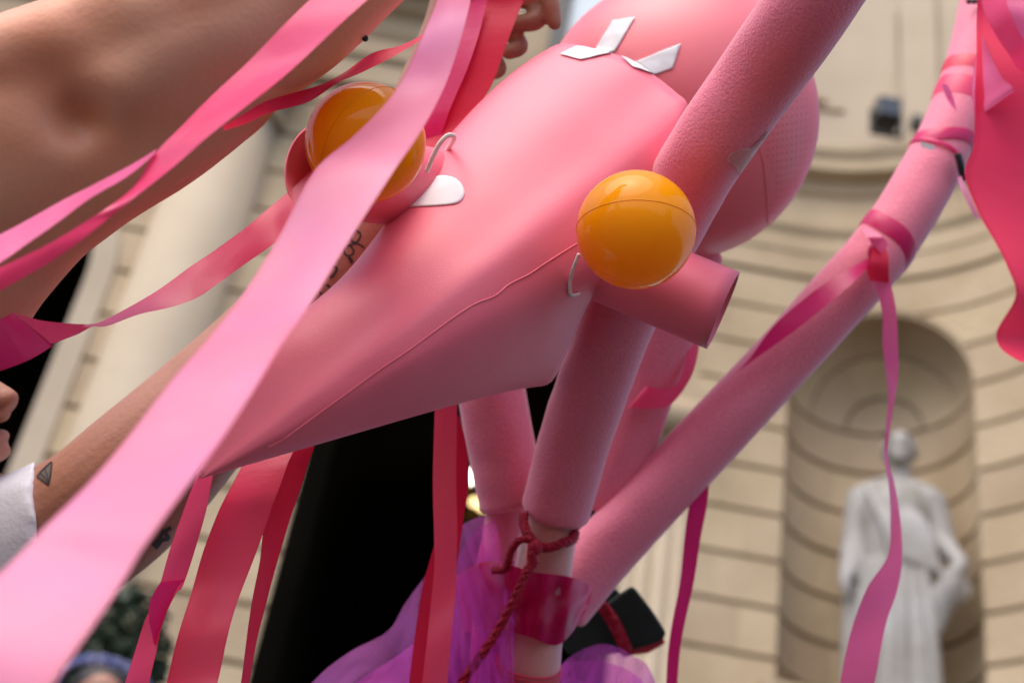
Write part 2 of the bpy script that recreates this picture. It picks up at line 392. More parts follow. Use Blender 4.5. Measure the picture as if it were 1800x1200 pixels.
# niche: half cylinder of courses and a ribbed half dome
pa, pb = wall_pt(S_L), wall_pt(S_R)
NC = Vector(((pa[0] + pb[0]) / 2, (pa[1] + pb[1]) / 2, 0)); NT = Vector((pb[0] - pa[0], pb[1] - pa[1], 0)); NHALF = NT.length / 2; NT.normalize()
NN = Vector((-NT.y, NT.x, 0))                               # into the wall
if NN.y < 0: NN = -NN
def niche_pt(s, off=0.0):
    a = s; r = NHALF + 0.0 - off; p = NC - NT * math.cos(a) * r + NN * math.sin(a) * r * 1.0; return p.x, p.y
for k in range(len(JZ) - 1):
    z0, z1 = JZ[k], JZ[k + 1]
    if z1 > SPR + 0.01 or z0 < 4.8: continue
    cuts = [0.0, 1.0, 2.2, math.pi] if k % 2 else [0.0, 1.55, 2.7, math.pi]
    for a, b in zip(cuts, cuts[1:]): block(niche_pt, a, b, z0, z1, gap=0.03, ns=10, nz=2)
def dome_pt(phi, th, off=0.0):
    """phi = depth angle from the front arch (0) to the back (90), th = 0..180 around the arch"""
    r = NHALF + off; c = r * math.cos(phi)
    p = NC - NT * math.cos(th) * c + NN * math.sin(phi) * r; return Vector((p.x, p.y, SPR + 0.012 + math.sin(th) * c))
def dome_piece(p0, p1, t0, t1, g=0.016):
    V = []; Fc = []; n = 8
    for o in (0.0, 0.05):
        e = g if o == 0 else g * 0.6
        for j in range(n + 1):
            for i in range(n + 1):
                c = max(math.cos((p0 + p1) / 2), 0.25)
                V.append(dome_pt(p0 + e + (p1 - p0 - 2 * e) * j / n, t0 + 0.15 * e / c + (t1 - t0 - 0.3 * e / c) * i / n, o))
    w = n + 1; off = w * w
    for j in range(n):
        for i in range(n): Fc.append((j * w + i, (j + 1) * w + i, (j + 1) * w + i + 1, j * w + i + 1))
    ids = [i for i in range(n)] + [j * w + n for j in range(n)] + [n * w + n - i for i in range(n)] + [(n - j) * w for j in range(n)]
    for k in range(len(ids)): Fc.append((ids[k], ids[(k + 1) % len(ids)], ids[(k + 1) % len(ids)] + off, ids[k] + off))
    return obj('dome_stone', V, Fc, 'stone', palace, False)
PI = math.pi
for q in range(5): dome_piece(0.0, 0.62, PI * q / 5, PI * (q + 1) / 5)
for q in range(3): dome_piece(0.62, 1.12, PI * q / 3, PI * (q + 1) / 3)
dome_piece(1.12, 1.54, 0.0, PI)
q0 = len(backing.v); n = 16
for j in range(n + 1):
    for i in range(n + 1): backing.v.append(dome_pt(PI / 2 * j / n, PI * i / n, 0.04))
for j in range(n):
    for i in range(n): backing.f.append((q0 + j * (n + 1) + i, q0 + j * (n + 1) + i + 1, q0 + (j + 1) * (n + 1) + i + 1, q0 + (j + 1) * (n + 1) + i))
q0 = len(backing.v)
for i in range(25):
    for z in (SPR - 0.1, SPR + 0.25):
        x, y = niche_pt(PI * i / 24, -0.07); backing.v.append(Vector((x, y, z)))
for i in range(24): backing.f.append((q0 + 2 * i, q0 + 2 * i + 2, q0 + 2 * i + 3, q0 + 2 * i + 1))
# niche floor
fl = MB(); fl.box(NC.x - 1.1, NC.x + 1.2, NC.y - 0.35, NC.y + 1.1, 5.70, 5.80); fl.build('niche_floor', 'stone', palace, False)
# entablature above the bay: frieze blocks and moulded cornice swept along the plan
def sweep(name, prof, s0, s1, m='column', n=60, parent=palace, fn=wall_pt):
    V = []; Fc = []; k = len(prof)
    for i in range(n + 1):
        s = s0 + (s1 - s0) * i / n
        for o, z in prof:
            x, y = fn(s, o); V.append(Vector((x, y, z)))
    for i in range(n):
        for j in range(k - 1): Fc.append((i * k + j, (i + 1) * k + j, (i + 1) * k + j + 1, i * k + j + 1))
    return obj(name, V, Fc, m, parent, False)
zc = 11.79 + ZO
sweep('cornice', [(-0.05, zc - 0.48), (0.03, zc - 0.48), (0.03, zc - 0.2), (0.05, zc - 0.18), (0.05, zc + 0.05), (0.10, zc + 0.12), (0.11, zc + 0.20), (0.05, zc + 0.24), (0.05, zc + 0.62),
                  (0.10, zc + 0.66), (0.13, zc + 0.78), (0.30, zc + 0.84), (0.30, zc + 0.98), (0.36, zc + 1.08), (0.36, zc + 1.14), (-0.05, zc + 1.2)], S_DOOR, 3.9, 'stone')
zb = zc + 1.2
sweep('upper_wall', [(0.0, zb - 0.06), (0.0, zb + 5.0), (-0.5, zb + 5.0)], S_DOOR, 3.9, 'column')
def bar(s0, s1, z0, z1, o=0.05, name='panel_moulding', m='stone'):
    return sweep(name, [(-0.01, z0), (o, z0 + 0.01), (o, z1 - 0.03), (-0.01, z1)], s0, s1, m, 10)
bar(-0.9, 0.30, 12.98 + 0.35, 13.10 + 0.35); bar(-0.9, 0.52, 12.86 + 0.35, 12.93 + 0.35, 0.035); bar(1.75, 2.6, 13.55, 13.68); bar(1.55, 2.6, 13.32, 13.39, 0.035)
sweep('pilaster', [(0.0, zb), (0.07, zb + 0.02), (0.07, zb + 4.9), (0.0, zb + 4.95)], 1.18, 1.62, 'column', 8)
# jamb with roll mouldings beside the doorway, with its bracket
jb = MB()
for x, r in ((1.42, 0.06), (1.56, 0.08), (1.73, 0.09), (1.88, 0.06)):
    jb.add(tube_data([Vector((x, 12.02, 0.0)), Vector((x, 12.02, 4.5)), Vector((x, 12.02, 8.3))], [r] * 3, 16, True))
jb.box(1.36, 1.95, 12.0, 13.4, 0, 8.3); jb.build('door_jamb', 'column', palace)
br = MB()
for a in range(1):
    br.add(tube_data([Vector((1.30, 11.86, 8.55)), Vector((1.98, 11.86, 8.55))], [0.2, 0.2], 24, True)); br.box(1.28, 2.0, 11.74, 12.3, 8.62, 8.86); br.box(1.34, 1.96, 11.9, 12.3, 8.28, 8.5)
br.build('door_bracket', 'stone', palace, False)
# doorway recess: dark hall behind an arched opening
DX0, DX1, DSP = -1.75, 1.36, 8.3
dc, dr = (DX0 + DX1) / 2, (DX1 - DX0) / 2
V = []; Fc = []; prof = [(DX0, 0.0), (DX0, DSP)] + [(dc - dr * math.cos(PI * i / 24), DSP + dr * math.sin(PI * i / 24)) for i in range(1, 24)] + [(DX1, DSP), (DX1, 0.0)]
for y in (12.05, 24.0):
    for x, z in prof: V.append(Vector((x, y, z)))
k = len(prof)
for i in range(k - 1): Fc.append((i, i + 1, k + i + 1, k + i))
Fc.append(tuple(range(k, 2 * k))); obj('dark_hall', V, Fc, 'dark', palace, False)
# wall over the doorway, opening cut as the arch, with an upper window
V = []; Fc = []; ztop = zb + 5
xs = [DX0 - 0.4] + [p[0] for p in prof[1:-1]] + [1.95]; zs = [DSP] + [p[1] for p in prof[1:-1]] + [DSP]
for x, z in zip(xs, zs): V += [Vector((x, 12.0, z)), Vector((x, 12.0, ztop)), Vector((x, 12.4, z))]
for i in range(len(xs) - 1): Fc += [(3 * i, 3 * i + 3, 3 * i + 4, 3 * i + 1), (3 * i, 3 * i + 2, 3 * i + 5, 3 * i + 3)]
obj('wall_over_door', V, Fc, 'stone', palace, False)
wx, wz = 0.42, 13.9
wf = MB(); wf.box(wx - 0.62, wx - 0.42, 11.88, 12.0, wz - 0.9, wz + 1.2); wf.box(wx + 0.28, wx + 0.62, 11.88, 12.0, wz - 0.9, wz + 1.2); wf.box(wx - 0.7, wx + 0.7, 11.82, 12.0, wz - 1.02, wz - 0.9)
win = wf.build('window', 'black_metal', palace, False)
pn = MB(); pn.box(wx - 0.42, wx + 0.28, 11.95, 11.99, wz - 0.9, wz + 1.2); pane = pn.build('pane', 'pane', None, False); pane.parent = win
# ------------------------------------------------------------------ left wing: nearer wall with half column and dark archway
LY = 10.7
def left_pt(s, off=0.0): return s, LY - off
LZ = [8.92 + ZO + 0.49 * k for k in range(-9, 7)]
wing = empty('palace_wing', (-4, 11, 0)); tag(wing, 'pale stone palace wing with smooth half column beside a dark archway', 'building')
AX = -3.90; ASP, AR = 8.15, 1.7
def arch_l(z):
    h = z - ASP
    if h <= 0: return AX
    return AX - AR + math.sqrt(max(AR * AR - h * h, 0.0)) if h < AR else AX - AR
for k in range(len(LZ) - 1):
    z0, z1 = LZ[k], LZ[k + 1]
    cv = z1 > ASP
    if z0 > ASP + AR - 0.3: cuts0 = -7.5
    else: cuts0 = None
    if cuts0 is None: block(left_pt, AX + 0.22, -3.15, z0, z1, parent=wing, l0=(lambda z: arch_l(z) + 0.22) if cv else None, nz=6)
    else: block(left_pt, -7.5, -5.2, z0, z1, parent=wing, ns=2, nz=1); block(left_pt, -5.2, -3.15, z0, z1, parent=wing, ns=2, nz=1)
    c2 = [-3.15, -2.55, -1.55] if k % 2 else [-3.15, -2.1, -1.55]
    for a, b in zip(c2, c2[1:]): block(left_pt, a, b, z0, z1, parent=wing, ns=2, nz=1)
# smooth archivolt band round the dark opening
V = []; Fc = []; pr = [(AX, 0.0, AX + 0.22)] + [(arch_l(ASP + AR * t), ASP + AR * t, None) for t in [i / 20 for i in range(20)]]
path = [Vector((AX, 0, 0)), Vector((AX, 0, ASP))] + [Vector((AX - AR + AR * math.cos(a), 0, ASP + AR * math.sin(a))) for a in [PI / 2 * i / 18 for i in range(1, 30)]]
for i, p in enumerate(path):
    if p.z <= ASP: q = p + Vector((0.23, 0, 0))
    else: q = Vector((AX - AR, 0, ASP)) + (p - Vector((AX - AR, 0, ASP))) * (1 + 0.23 / AR)
    V += [Vector((p.x, LY + 0.6, p.z)), Vector((p.x, LY - 0.03, p.z)), Vector((q.x, LY - 0.03, q.z)), Vector((q.x, LY + 0.05, q.z))]
for i in range(len(path) - 1):
    for j in range(3): Fc.append((4 * i + j, 4 * i + j + 1, 4 * i + 5 + j, 4 * i + 4 + j))
obj('archivolt', V, Fc, 'column', wing, False)
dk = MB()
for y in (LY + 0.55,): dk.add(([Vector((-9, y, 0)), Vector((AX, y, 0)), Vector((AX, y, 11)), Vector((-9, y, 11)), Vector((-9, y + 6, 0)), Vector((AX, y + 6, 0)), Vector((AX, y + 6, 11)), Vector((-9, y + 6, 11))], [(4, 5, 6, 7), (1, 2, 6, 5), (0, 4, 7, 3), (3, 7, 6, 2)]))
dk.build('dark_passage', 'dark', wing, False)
rs = MB(); rs.box(-1.6, -1.553, LY + 0.05, 12.4, 0, 12.6); rs.build('return_wall', 'dark', wing, False)  # doorway shade painted on: this wall catches sun but is coloured near-black
# half column with capital
cz = 10.35
cl = tube_data([Vector((-3.08, LY + 0.05, 0)), Vector((-3.08, LY + 0.05, 4)), Vector((-3.08, LY + 0.05, cz))], [0.455, 0.45, 0.43], 48, True); column = obj('column', cl[0], cl[1], 'column', wing)
cap = MB()
for z, r in ((cz + 0.03, 0.50), (cz + 0.62, 0.62)): cap.add(tube_data([Vector((-3.08, LY + 0.05, z - 0.05)), Vector((-3.08, LY + 0.05, z + 0.05))], [r, r], 40, True, 0.03))
cap.add(tube_data([Vector((-3.08, LY + 0.05, cz + 0.05)), Vector((-3.08, LY + 0.05, cz + 0.3)), Vector((-3.08, LY + 0.05, cz + 0.6))], [0.44, 0.47, 0.58], 40, True))
for sx in (-0.52, 0.52):
    sp = [Vector((-3.08 + sx + 0.17 * (1 - i / 34) * math.cos(i * 0.38) * (1 if sx > 0 else -1), LY - 0.42, cz + 0.33 + 0.19 * (1 - i / 34) * math.sin(i * 0.38))) for i in range(30)]
    cap.add(tube_data(sp, [0.05] * 30, 8, True))
cp = cap.build('capital', 'stone', None); cp.parent = column
V = []; prof = [(0.0, 11.05), (0.10, 11.05), (0.10, 11.35), (0.16, 11.40), (0.16, 11.62), (0.22, 11.70), (0.10, 11.78), (0.10, 12.05), (0.20, 12.10), (0.26, 12.22), (0.62, 12.30), (0.62, 12.44), (0.78, 12.62), (0.78, 12.70), (-0.4, 12.8)]
sweep('wing_cornice', prof, -9.0, -1.45, 'stone', 2, wing, left_pt)
bk = backing
o = bk.build('joint_bed', 'joint', palace, False); s = o.modifiers.new('thickness', 'SOLIDIFY'); s.thickness = 0.004; tag(o, kind='stuff')
# upper wing storey
uw = MB(); uw.box(-9, -1.55, LY + 0.3, LY + 0.8, 12.7, 17); uw.build('upper_wall', 'column', wing, False)
# hall lamp seen through the doorway
ch = empty('hall_lamp', at(835, 860, 17)); tag(ch, 'lit hall lamp with glowing bulbs inside the dark doorway', 'lamp')
for px, py, r, mm in ((826, 838, 0.075, 'bulb_white'), (834, 882, 0.05, 'bulb'), (848, 890, 0.05, 'bulb'), (806, 880, 0.05, 'bulb')):
    d = sphere_data(at(px, py, 17), r, 16, 10); obj('bulb', d[0], d[1], mm, ch)
d = curvetube([at(826, 850, 17), at(830, 900, 17.02), at(834, 940, 17.0)], 0.03, 12); obj('lamp_stem', d[0], d[1], 'brass', ch)
d = curvetube([at(800, 900, 17), at(830, 912, 17.02), at(852, 905, 17.0)], 0.02, 12); obj('lamp_arm', d[0], d[1], 'brass', ch)

# ------------------------------------------------------------------ floodlight on the cornice
def at_y(px, py, y):
    d = ray(px, py); return CAM + d * (y / d.y)
fl = empty('floodlight', at_y(1562, 228, 11.45)); tag(fl, 'small black floodlight standing on the curved stone cornice', 'floodlight')
c = at_y(1560, 205, 11.4); mb = MB(); mb.box(c.x - 0.16, c.x + 0.12, c.y - 0.14, c.y + 0.12, c.z - 0.14, c.z + 0.16); mb.build('housing', 'black_metal', fl, False, 0.02)
mb = MB(); mb.box(c.x - 0.14, c.x + 0.10, c.y - 0.165, c.y - 0.142, c.z - 0.12, c.z + 0.14); mb.build('lens', 'glass_dark', fl, False)
mb = MB(); mb.box(c.x + 0.13, c.x + 0.16, c.y - 0.03, c.y + 0.03, c.z - 0.26, c.z + 0.05); mb.box(c.x - 0.2, c.x - 0.17, c.y - 0.03, c.y + 0.03, c.z - 0.26, c.z + 0.05); mb.box(c.x - 0.2, c.x + 0.16, c.y - 0.03, c.y + 0.03, c.z - 0.29, c.z - 0.26); mb.build('bracket', 'black_metal', fl, False)
mb = MB(); mb.box(c.x + 0.26, c.x + 0.38, c.y - 0.1, c.y + 0.04, c.z - 0.14, c.z + 0.02); mb.build('ballast_box', 'black_metal', fl, False, 0.015)
d = curvetube([Vector((c.x + 0.1, c.y + 0.1, c.z + 0.1)), Vector((c.x + 0.2, c.y + 0.2, c.z + 0.5)), Vector((c.x + 0.22, c.y + 0.3, c.z + 1.2)), Vector((c.x + 0.22, c.y + 0.33, c.z + 2.2))], 0.018, 20); obj('cable', d[0], d[1], 'column', fl)

# ------------------------------------------------------------------ statue in the niche
SC = NC + NN * 0.12 + NT * 0.14; SZ = 5.80
SX, SY = NT, NN
def sp(x, y, z): return SC + SX * (x * 0.86) + SY * y + Vector((0, 0, SZ + z))
sb = MB()
def limb(pts, n=10, seg=14, sq=1.0): 
    S = cr(pts, n * (len(pts) - 1)); sb.add(tube_data([sp(*s[:3]) for s in S], [s[3] for s in S], seg, True, min(s[3] for s in S) * 0.6, sq))
ax = (SX, SY, Vector((0, 0, 1)))
sb.add(sphere_data(sp(0.06, -0.02, 2.73), (0.145, 0.175, 0.205), 20, 14, ax))      # head
sb.add(sphere_data(sp(0.06, 0.05, 2.80), (0.165, 0.17, 0.165), 20, 14, ax))        # hair
sb.add(sphere_data(sp(0.07, -0.19, 2.70), (0.03, 0.05, 0.055), 10, 8, ax))        # nose
sb.add(sphere_data(sp(0.06, -0.12, 2.58), (0.085, 0.08, 0.06), 10, 8, ax))       # chin
limb([(0.05, 0.03, 2.28, 0.12), (0.06, 0.0, 2.6, 0.10)])
limb([(0, 0, 1.20, 0.34), (0, 0, 1.5, 0.33), (0, 0, 1.75, 0.33), (0, 0.0, 2.0, 0.35), (0, 0.03, 2.25, 0.27), (0.02, 0.03, 2.38, 0.13)])
limb([(-0.34, 0.03, 2.25, 0.13), (0, 0.03, 2.31, 0.15), (0.36, 0.03, 2.22, 0.13)])
limb([(-0.36, 0.02, 2.22, 0.15), (-0.41, 0.0, 1.9, 0.135), (-0.44, -0.04, 1.62, 0.125), (-0.47, -0.14, 1.3, 0.10)])
limb([(-0.50, -0.2, 1.32, 0.05), (-0.50, -0.22, 1.18, 0.055), (-0.48, -0.23, 1.08, 0.03)])
limb([(0.38, 0.02, 2.2, 0.15), (0.45, 0.03, 1.9, 0.14), (0.49, 0.0, 1.72, 0.125), (0.60, -0.12, 1.55, 0.09), (0.68, -0.25, 1.38, 0.075)])
limb([(0.68, -0.25, 1.38, 0.06), (0.62, -0.3, 1.28, 0.06), (0.5, -0.3, 1.24, 0.05)])
limb([(0.62, -0.26, 1.30, 0.09), (0.55, -0.24, 1.15, 0.12), (0.46, -0.2, 0.95, 0.10), (0.42, -0.2, 0.75, 0.05)])
limb([(0.55, -0.1, 1.55, 0.05), (0.7, -0.16, 1.2, 0.07), (0.62, -0.2, 1.05, 0.05)])
limb([(-0.12, 0, 1.5, 0.24), (-0.14, -0.02, 1.0, 0.21), (-0.16, -0.04, 0.5, 0.19), (-0.17, -0.02, 0.06, 0.17)])
limb([(0.12, 0, 1.5, 0.24), (0.16, 0.0, 1.0, 0.22), (0.2, -0.02, 0.5, 0.22), (0.24, -0.02, 0.06, 0.22)])
limb([(0.0, 0.1, 1.5, 0.26), (0.05, 0.12, 0.8, 0.27), (0.1, 0.12, 0.06, 0.32)])
for i in range(9):
    x = -0.3 + i * 0.08; limb([(x * 0.7, -0.22, 1.55 - abs(x) * 0.3, 0.025), (x * 0.9, -0.2 - 0.03 * math.sin(i * 2), 0.9, 0.035), (x * 1.15, -0.2, 0.06, 0.045)])
for i in range(0): limb([(-0.28 + i * 0.03, -0.2, 2.25 - i * 0.06, 0.02), (0.0, -0.33, 1.95 - i * 0.07, 0.03), (0.24, -0.24, 1.75 - i * 0.06, 0.02)])
for i in range(7): limb([(-0.30 + i * 0.02, -0.22, 2.2 - i * 0.02, 0.03), (-0.12 + i * 0.07, -0.34, 1.8, 0.03), (-0.02 + i * 0.08, -0.33, 1.45 - i * 0.03, 0.03)])
for i in range(6):
    x = -0.34 + i * 0.14; limb([(x * 0.8, -0.28, 1.4, 0.05), (x, -0.27 - 0.05 * (i % 2), 0.8, 0.06), (x * 1.12, -0.25, 0.06, 0.075)])
limb([(-0.4, -0.05, 1.5, 0.10), (-0.42, -0.02, 0.9, 0.12), (-0.40, 0.0, 0.06, 0.14)])
sb.add(sphere_data(sp(0.06, -0.16, 2.60), (0.075, 0.06, 0.09), 12, 8, ax))
for q in (-1, 1): sb.add(sphere_data(sp(0.06 + q * 0.07, -0.17, 2.80), (0.06, 0.03, 0.022), 10, 8, ax)); sb.add(sphere_data(sp(0.06 + q * 0.17, 0.02, 2.74), (0.035, 0.06, 0.09), 10, 8, ax))
d = remesh(sb, 0.018, 2)
st = empty('statue', SC + Vector((0, 0, SZ))); tag(st, 'white marble statue of a robed standing man in the niche', 'statue'); obj('figure', d[0], d[1], 'marble', st)
mb = MB(); mb.box(SC.x - 0.5, SC.x + 0.55, SC.y - 0.4, SC.y + 0.4, SZ - 0.001, SZ + 0.05); mb.build('plinth', 'marble', st, False)

# ------------------------------------------------------------------ shrub and flower-crowned person behind
sh = empty('shrub', at(200, 1250, 6.2)); sh.location.z = 0; tag(sh, 'dark green leafy shrub behind the person with the flower crown', 'shrub')
V = []; Fc = []; rnd = random.Random(3); ctr = at(195, 1170, 6.2)
for i in range(2600):
    while True:
        p = Vector((rnd.uniform(-1, 1), rnd.uniform(-1, 1), rnd.uniform(-1, 1)))
        if p.length < 1 and p.length > 0.35 * rnd.random(): break
    q = ctr + Vector((p.x * 0.24 + 0.03 * p.z, p.y * 0.22, p.z * 0.42 - 0.05)); a = rnd.uniform(0.02, 0.045)
    t = Vector((rnd.gauss(0, 1), rnd.gauss(0, 1), rnd.gauss(0, 1))).normalized(); b = t.cross(Vector((rnd.gauss(0, 1), rnd.gauss(0, 1), rnd.gauss(0, 1)))).normalized()
    k = len(V); V += [q - t * a, q + b * a * 0.45, q + t * a, q - b * a * 0.45]; Fc.append((k, k + 1, k + 2, k + 3))
lf = obj('foliage', V, Fc, 'leaf', sh, False); tag(lf, kind='stuff')
mb = MB()
for i in range(6):
    a = i * 1.05; mb.add(curvetube([Vector((ctr.x, ctr.y, 0.0)), Vector((ctr.x + 0.03 * math.cos(a), ctr.y + 0.03 * math.sin(a), ctr.z - 0.6)), Vector((ctr.x + 0.15 * math.cos(a), ctr.y + 0.15 * math.sin(a), ctr.z + 0.2))], 0.012, 14))
mb.build('stem', 'trunk', sh)

def face_parts(mb, c, f, u, r, s):
    """skull, jaw, nose, lips, brow and ears around centre c; f = facing, u = up, r = right, s = head height"""
    A = (r, f, u)
    mb.add(sphere_data(c + u * 0.10 * s - f * 0.05 * s, (0.33 * s, 0.40 * s, 0.40 * s), 24, 18, A))
    mb.add(sphere_data(c - u * 0.12 * s + f * 0.05 * s, (0.27 * s, 0.31 * s, 0.36 * s), 24, 18, A))
    mb.add(sphere_data(c - u * 0.37 * s + f * 0.26 * s, (0.10 * s, 0.10 * s, 0.09 * s), 14, 10, A))
    N = [c + u * 0.07 * s + f * 0.33 * s, c - u * 0.03 * s + f * 0.41 * s, c - u * 0.12 * s + f * 0.475 * s]
    mb.add(tube_data(N, [0.032 * s, 0.045 * s, 0.058 * s], 12, True, 0.03 * s))
    for q in (-1, 1):
        mb.add(sphere_data(c - u * 0.135 * s + f * 0.415 * s + r * q * 0.05 * s, 0.045 * s, 12, 8, A))
        mb.add(sphere_data(c + u * 0.10 * s + f * 0.31 * s + r * q * 0.13 * s, (0.11 * s, 0.05 * s, 0.035 * s), 12, 8, A))
        mb.add(sphere_data(c - u * 0.03 * s + r * q * 0.33 * s - f * 0.03 * s, (0.03 * s, 0.07 * s, 0.11 * s), 12, 8, A))
    mb.add(sphere_data(c - u * 0.225 * s + f * 0.385 * s, (0.095 * s, 0.05 * s, 0.033 * s), 14, 8, A))
    mb.add(sphere_data(c - u * 0.275 * s + f * 0.375 * s, (0.085 * s, 0.05 * s, 0.038 * s), 14, 8, A))
def eyes(parent, c, f, u, r, s):
    for q in (-1, 1):
        d = sphere_data(c + u * 0.03 * s + f * 0.31 * s + r * q * 0.13 * s, 0.05 * s, 14, 10); e = obj('eye', d[0], d[1], 'white_felt', parent)
        d = sphere_data(c + u * 0.03 * s + f * 0.345 * s + r * q * 0.13 * s, 0.024 * s, 10, 8); i = obj('iris', d[0], d[1], 'ink', None); i.parent = e
# crowned person
pc = at(168, 1258, 3.4)
pers = empty('person', Vector((pc.x, pc.y, 0))); tag(pers, 'blurred person with dark hair wearing a lilac flower crown beside the shrub', 'person')
F3, R3, U3 = Vector((0.15, -0.98, 0.1)).normalized(), Vector((-0.98, -0.15, 0)).normalized(), Vector((0, 0, 1))
mb = MB(); face_parts(mb, pc, F3, U3, R3, 0.23)
mb.add(tube_data([pc - U3 * 0.06, pc - U3 * 0.20], [0.055, 0.065], 16, True))
mb.add(tube_data([pc - U3 * 0.20, pc - U3 * 0.30, pc - U3 * 0.50, pc - U3 * 0.75], [0.07, 0.15, 0.16, 0.14], 20, True, 0, 1.0))
mb.add(tube_data([pc - U3 * 0.27 + R3 * 0.19, pc - U3 * 0.27 - R3 * 0.19], [0.06, 0.06], 16, True, 0.03))
for q in (-1, 1):
    mb.add(tube_data([pc - U3 * 0.27 + R3 * 0.19 * q, pc - U3 * 0.55 + R3 * 0.24 * q, pc - U3 * 0.82 + R3 * 0.22 * q + F3 * 0.06], [0.055, 0.045, 0.032], 14, True, 0.02))
    mb.add(tube_data([pc - U3 * 0.75 + R3 * 0.08 * q, pc - U3 * 1.15 + R3 * 0.09 * q, Vector((pc.x, pc.y, 0.05)) + R3 * 0.1 * q], [0.10, 0.07, 0.05], 14, True, 0.02))
d = remesh(mb, 0.009, 4); obj('body', d[0], d[1], 'skin_face', pers); eyes(pers, pc, F3, U3, R3, 0.23)
mb = MB(); mb.add(sphere_data(pc + U3 * 0.045 - F3 * 0.03, (0.088, 0.098, 0.092), 24, 16, (R3, F3, U3)))
for i in range(16):
    a = R(60 + i * 16); q = R3 * math.cos(a) * 0.08 - F3 * abs(math.sin(a)) * 0.08
    mb.add(tube_data([pc + U3 * 0.05 + q, pc - U3 * 0.1 + q * 1.1, pc - U3 * 0.26 + q * 1.2], [0.03, 0.03, 0.015], 8, True))
obj('hair', mb.v, mb.f, 'hair', pers)
mb = MB()
for t, (z, r) in enumerate(((0.33, 0.165), (0.6, 0.17), (0.85, 0.20))): pass
mb.add(tube_data([pc - U3 * 0.30, pc - U3 * 0.45, pc - U3 * 0.7, pc - U3 * 1.0], [0.165, 0.175, 0.16, 0.20], 28, True)); obj('dress', mb.v, mb.f, 'satin_orchid', pers)
cr_ = empty('flower_crown', pc + U3 * 0.06); tag(cr_, 'lilac and blue flower crown on the dark-haired person at the lower left', 'crown')
rnd = random.Random(5)
for i in range(22):
    a = 2 * PI * i / 22; c0 = pc + U3 * (0.075 + 0.012 * math.sin(a)) + R3 * math.cos(a) * 0.098 + F3 * math.sin(a) * 0.108
    mbf = MB()
    for k in range(6):
        b = k * 1.047; od = R3 * math.cos(a) + F3 * math.sin(a); tg = U3.cross(od)
        mbf.add(sphere_data(c0 + (tg * math.cos(b) + U3 * math.sin(b)) * 0.011 + od * 0.008, (0.009, 0.009, 0.005), 8, 6))
    mbf.add(sphere_data(c0 + od * 0.010, 0.006, 8, 6)); obj('flower', mbf.v, mbf.f, 'flower', cr_)
d = curvetube([pc + U3 * (0.072 + 0.012 * math.sin(2 * PI * i / 24)) + R3 * math.cos(2 * PI * i / 24) * 0.093 + F3 * math.sin(2 * PI * i / 24) * 0.103 for i in range(25)], 0.006, 60); obj('wreath', d[0], d[1], 'leaf', cr_)

# ------------------------------------------------------------------ person with the bare raised arm (upper left)
mb = MB()
def pxlimb(mb, pts, n=40, seg=24, rc=0.02): 
    P, rr = pxpath(pts, n); mb.add(tube_data(P, rr, seg, True, rc))
AD = 0.90
pxlimb(mb, [(-420, 560, 1.05, 0.07), (-260, 470, 0.98, 0.088), (-110, 362, 0.93, 0.080), (34, 257, AD, 0.0665), (170, 175, AD, 0.062), (330, 90, AD, 0.0585), (497, -8, AD, 0.0545), (610, -90, AD, 0.049), (690, -170, AD, 0.045)], 60)
pxlimb(mb, [(690, -170, AD, 0.045), (700, -300, 0.9, 0.047), (690, -480, 0.92, 0.038), (680, -620, 0.93, 0.029)], 30)
sh0 = at(-330, 520, 1.02)
body_c = sh0 + Vector((-0.10, 0.20, -0.03)); 
mb.add(tube_data([body_c + Vector((0, 0, 0.02)), body_c + Vector((0, 0, -0.10)), body_c + Vector((0.01, 0, -0.3)), body_c + Vector((0.02, 0, -0.5)), body_c + Vector((0.02, 0, -0.62))], [0.10, 0.165, 0.16, 0.14, 0.16], 28, True, 0.05, 0.8))
mb.add(tube_data([body_c + Vector((0.0, 0, 0.0)), body_c + Vector((-0.04, 0.03, 0.14))], [0.065, 0.06], 16, True))
hc = body_c + Vector((-0.06, 0.06, 0.22)); face_parts(mb, hc, Vector((0.75, 0.5, 0.42)).normalized(), Vector((-0.35, -0.25, 0.9)).normalized(), Vector((0.55, -0.83, 0)).normalized(), 0.23)
mb.add(tube_data([body_c + Vector((-0.1, 0.02, -0.04)), body_c + Vector((-0.24, 0.0, -0.28)), body_c + Vector((-0.14, -0.2, -0.42))], [0.062, 0.046, 0.03], 16, True, 0.03))
for q in (-1, 1): mb.add(tube_data([body_c + Vector((0.09 * q, 0, -0.6)), body_c + Vector((0.1 * q, 0.0, -0.9)), Vector((body_c.x + 0.1 * q, body_c.y, 0.04))], [0.10, 0.075, 0.05], 16, True, 0.02))
# muscle masses: deltoid, triceps, latissimus fold
mb.add(sphere_data(at(-60, 190, 0.95), (0.06, 0.06, 0.06), 18, 12)); mb.add(sphere_data(at(90, 150, 0.90), (0.055, 0.045, 0.05), 18, 12))
pxlimb(mb, [(-150, 640, 0.98, 0.05), (-10, 440, 0.93, 0.046), (120, 330, AD, 0.040), (260, 250, AD, 0.036), (420, 150, AD, 0.03)], 30, 18)
pxlimb(mb, [(20, 110, 0.86, 0.03), (200, 60, 0.865, 0.034), (380, -20, 0.865, 0.033), (520, -90, 0.88, 0.03)], 30, 18)
pxlimb(mb, [(120, 190, 0.86, 0.026), (260, 120, 0.862, 0.03), (420, 40, 0.866, 0.028), (560, -50, 0.88, 0.02)], 30, 18)
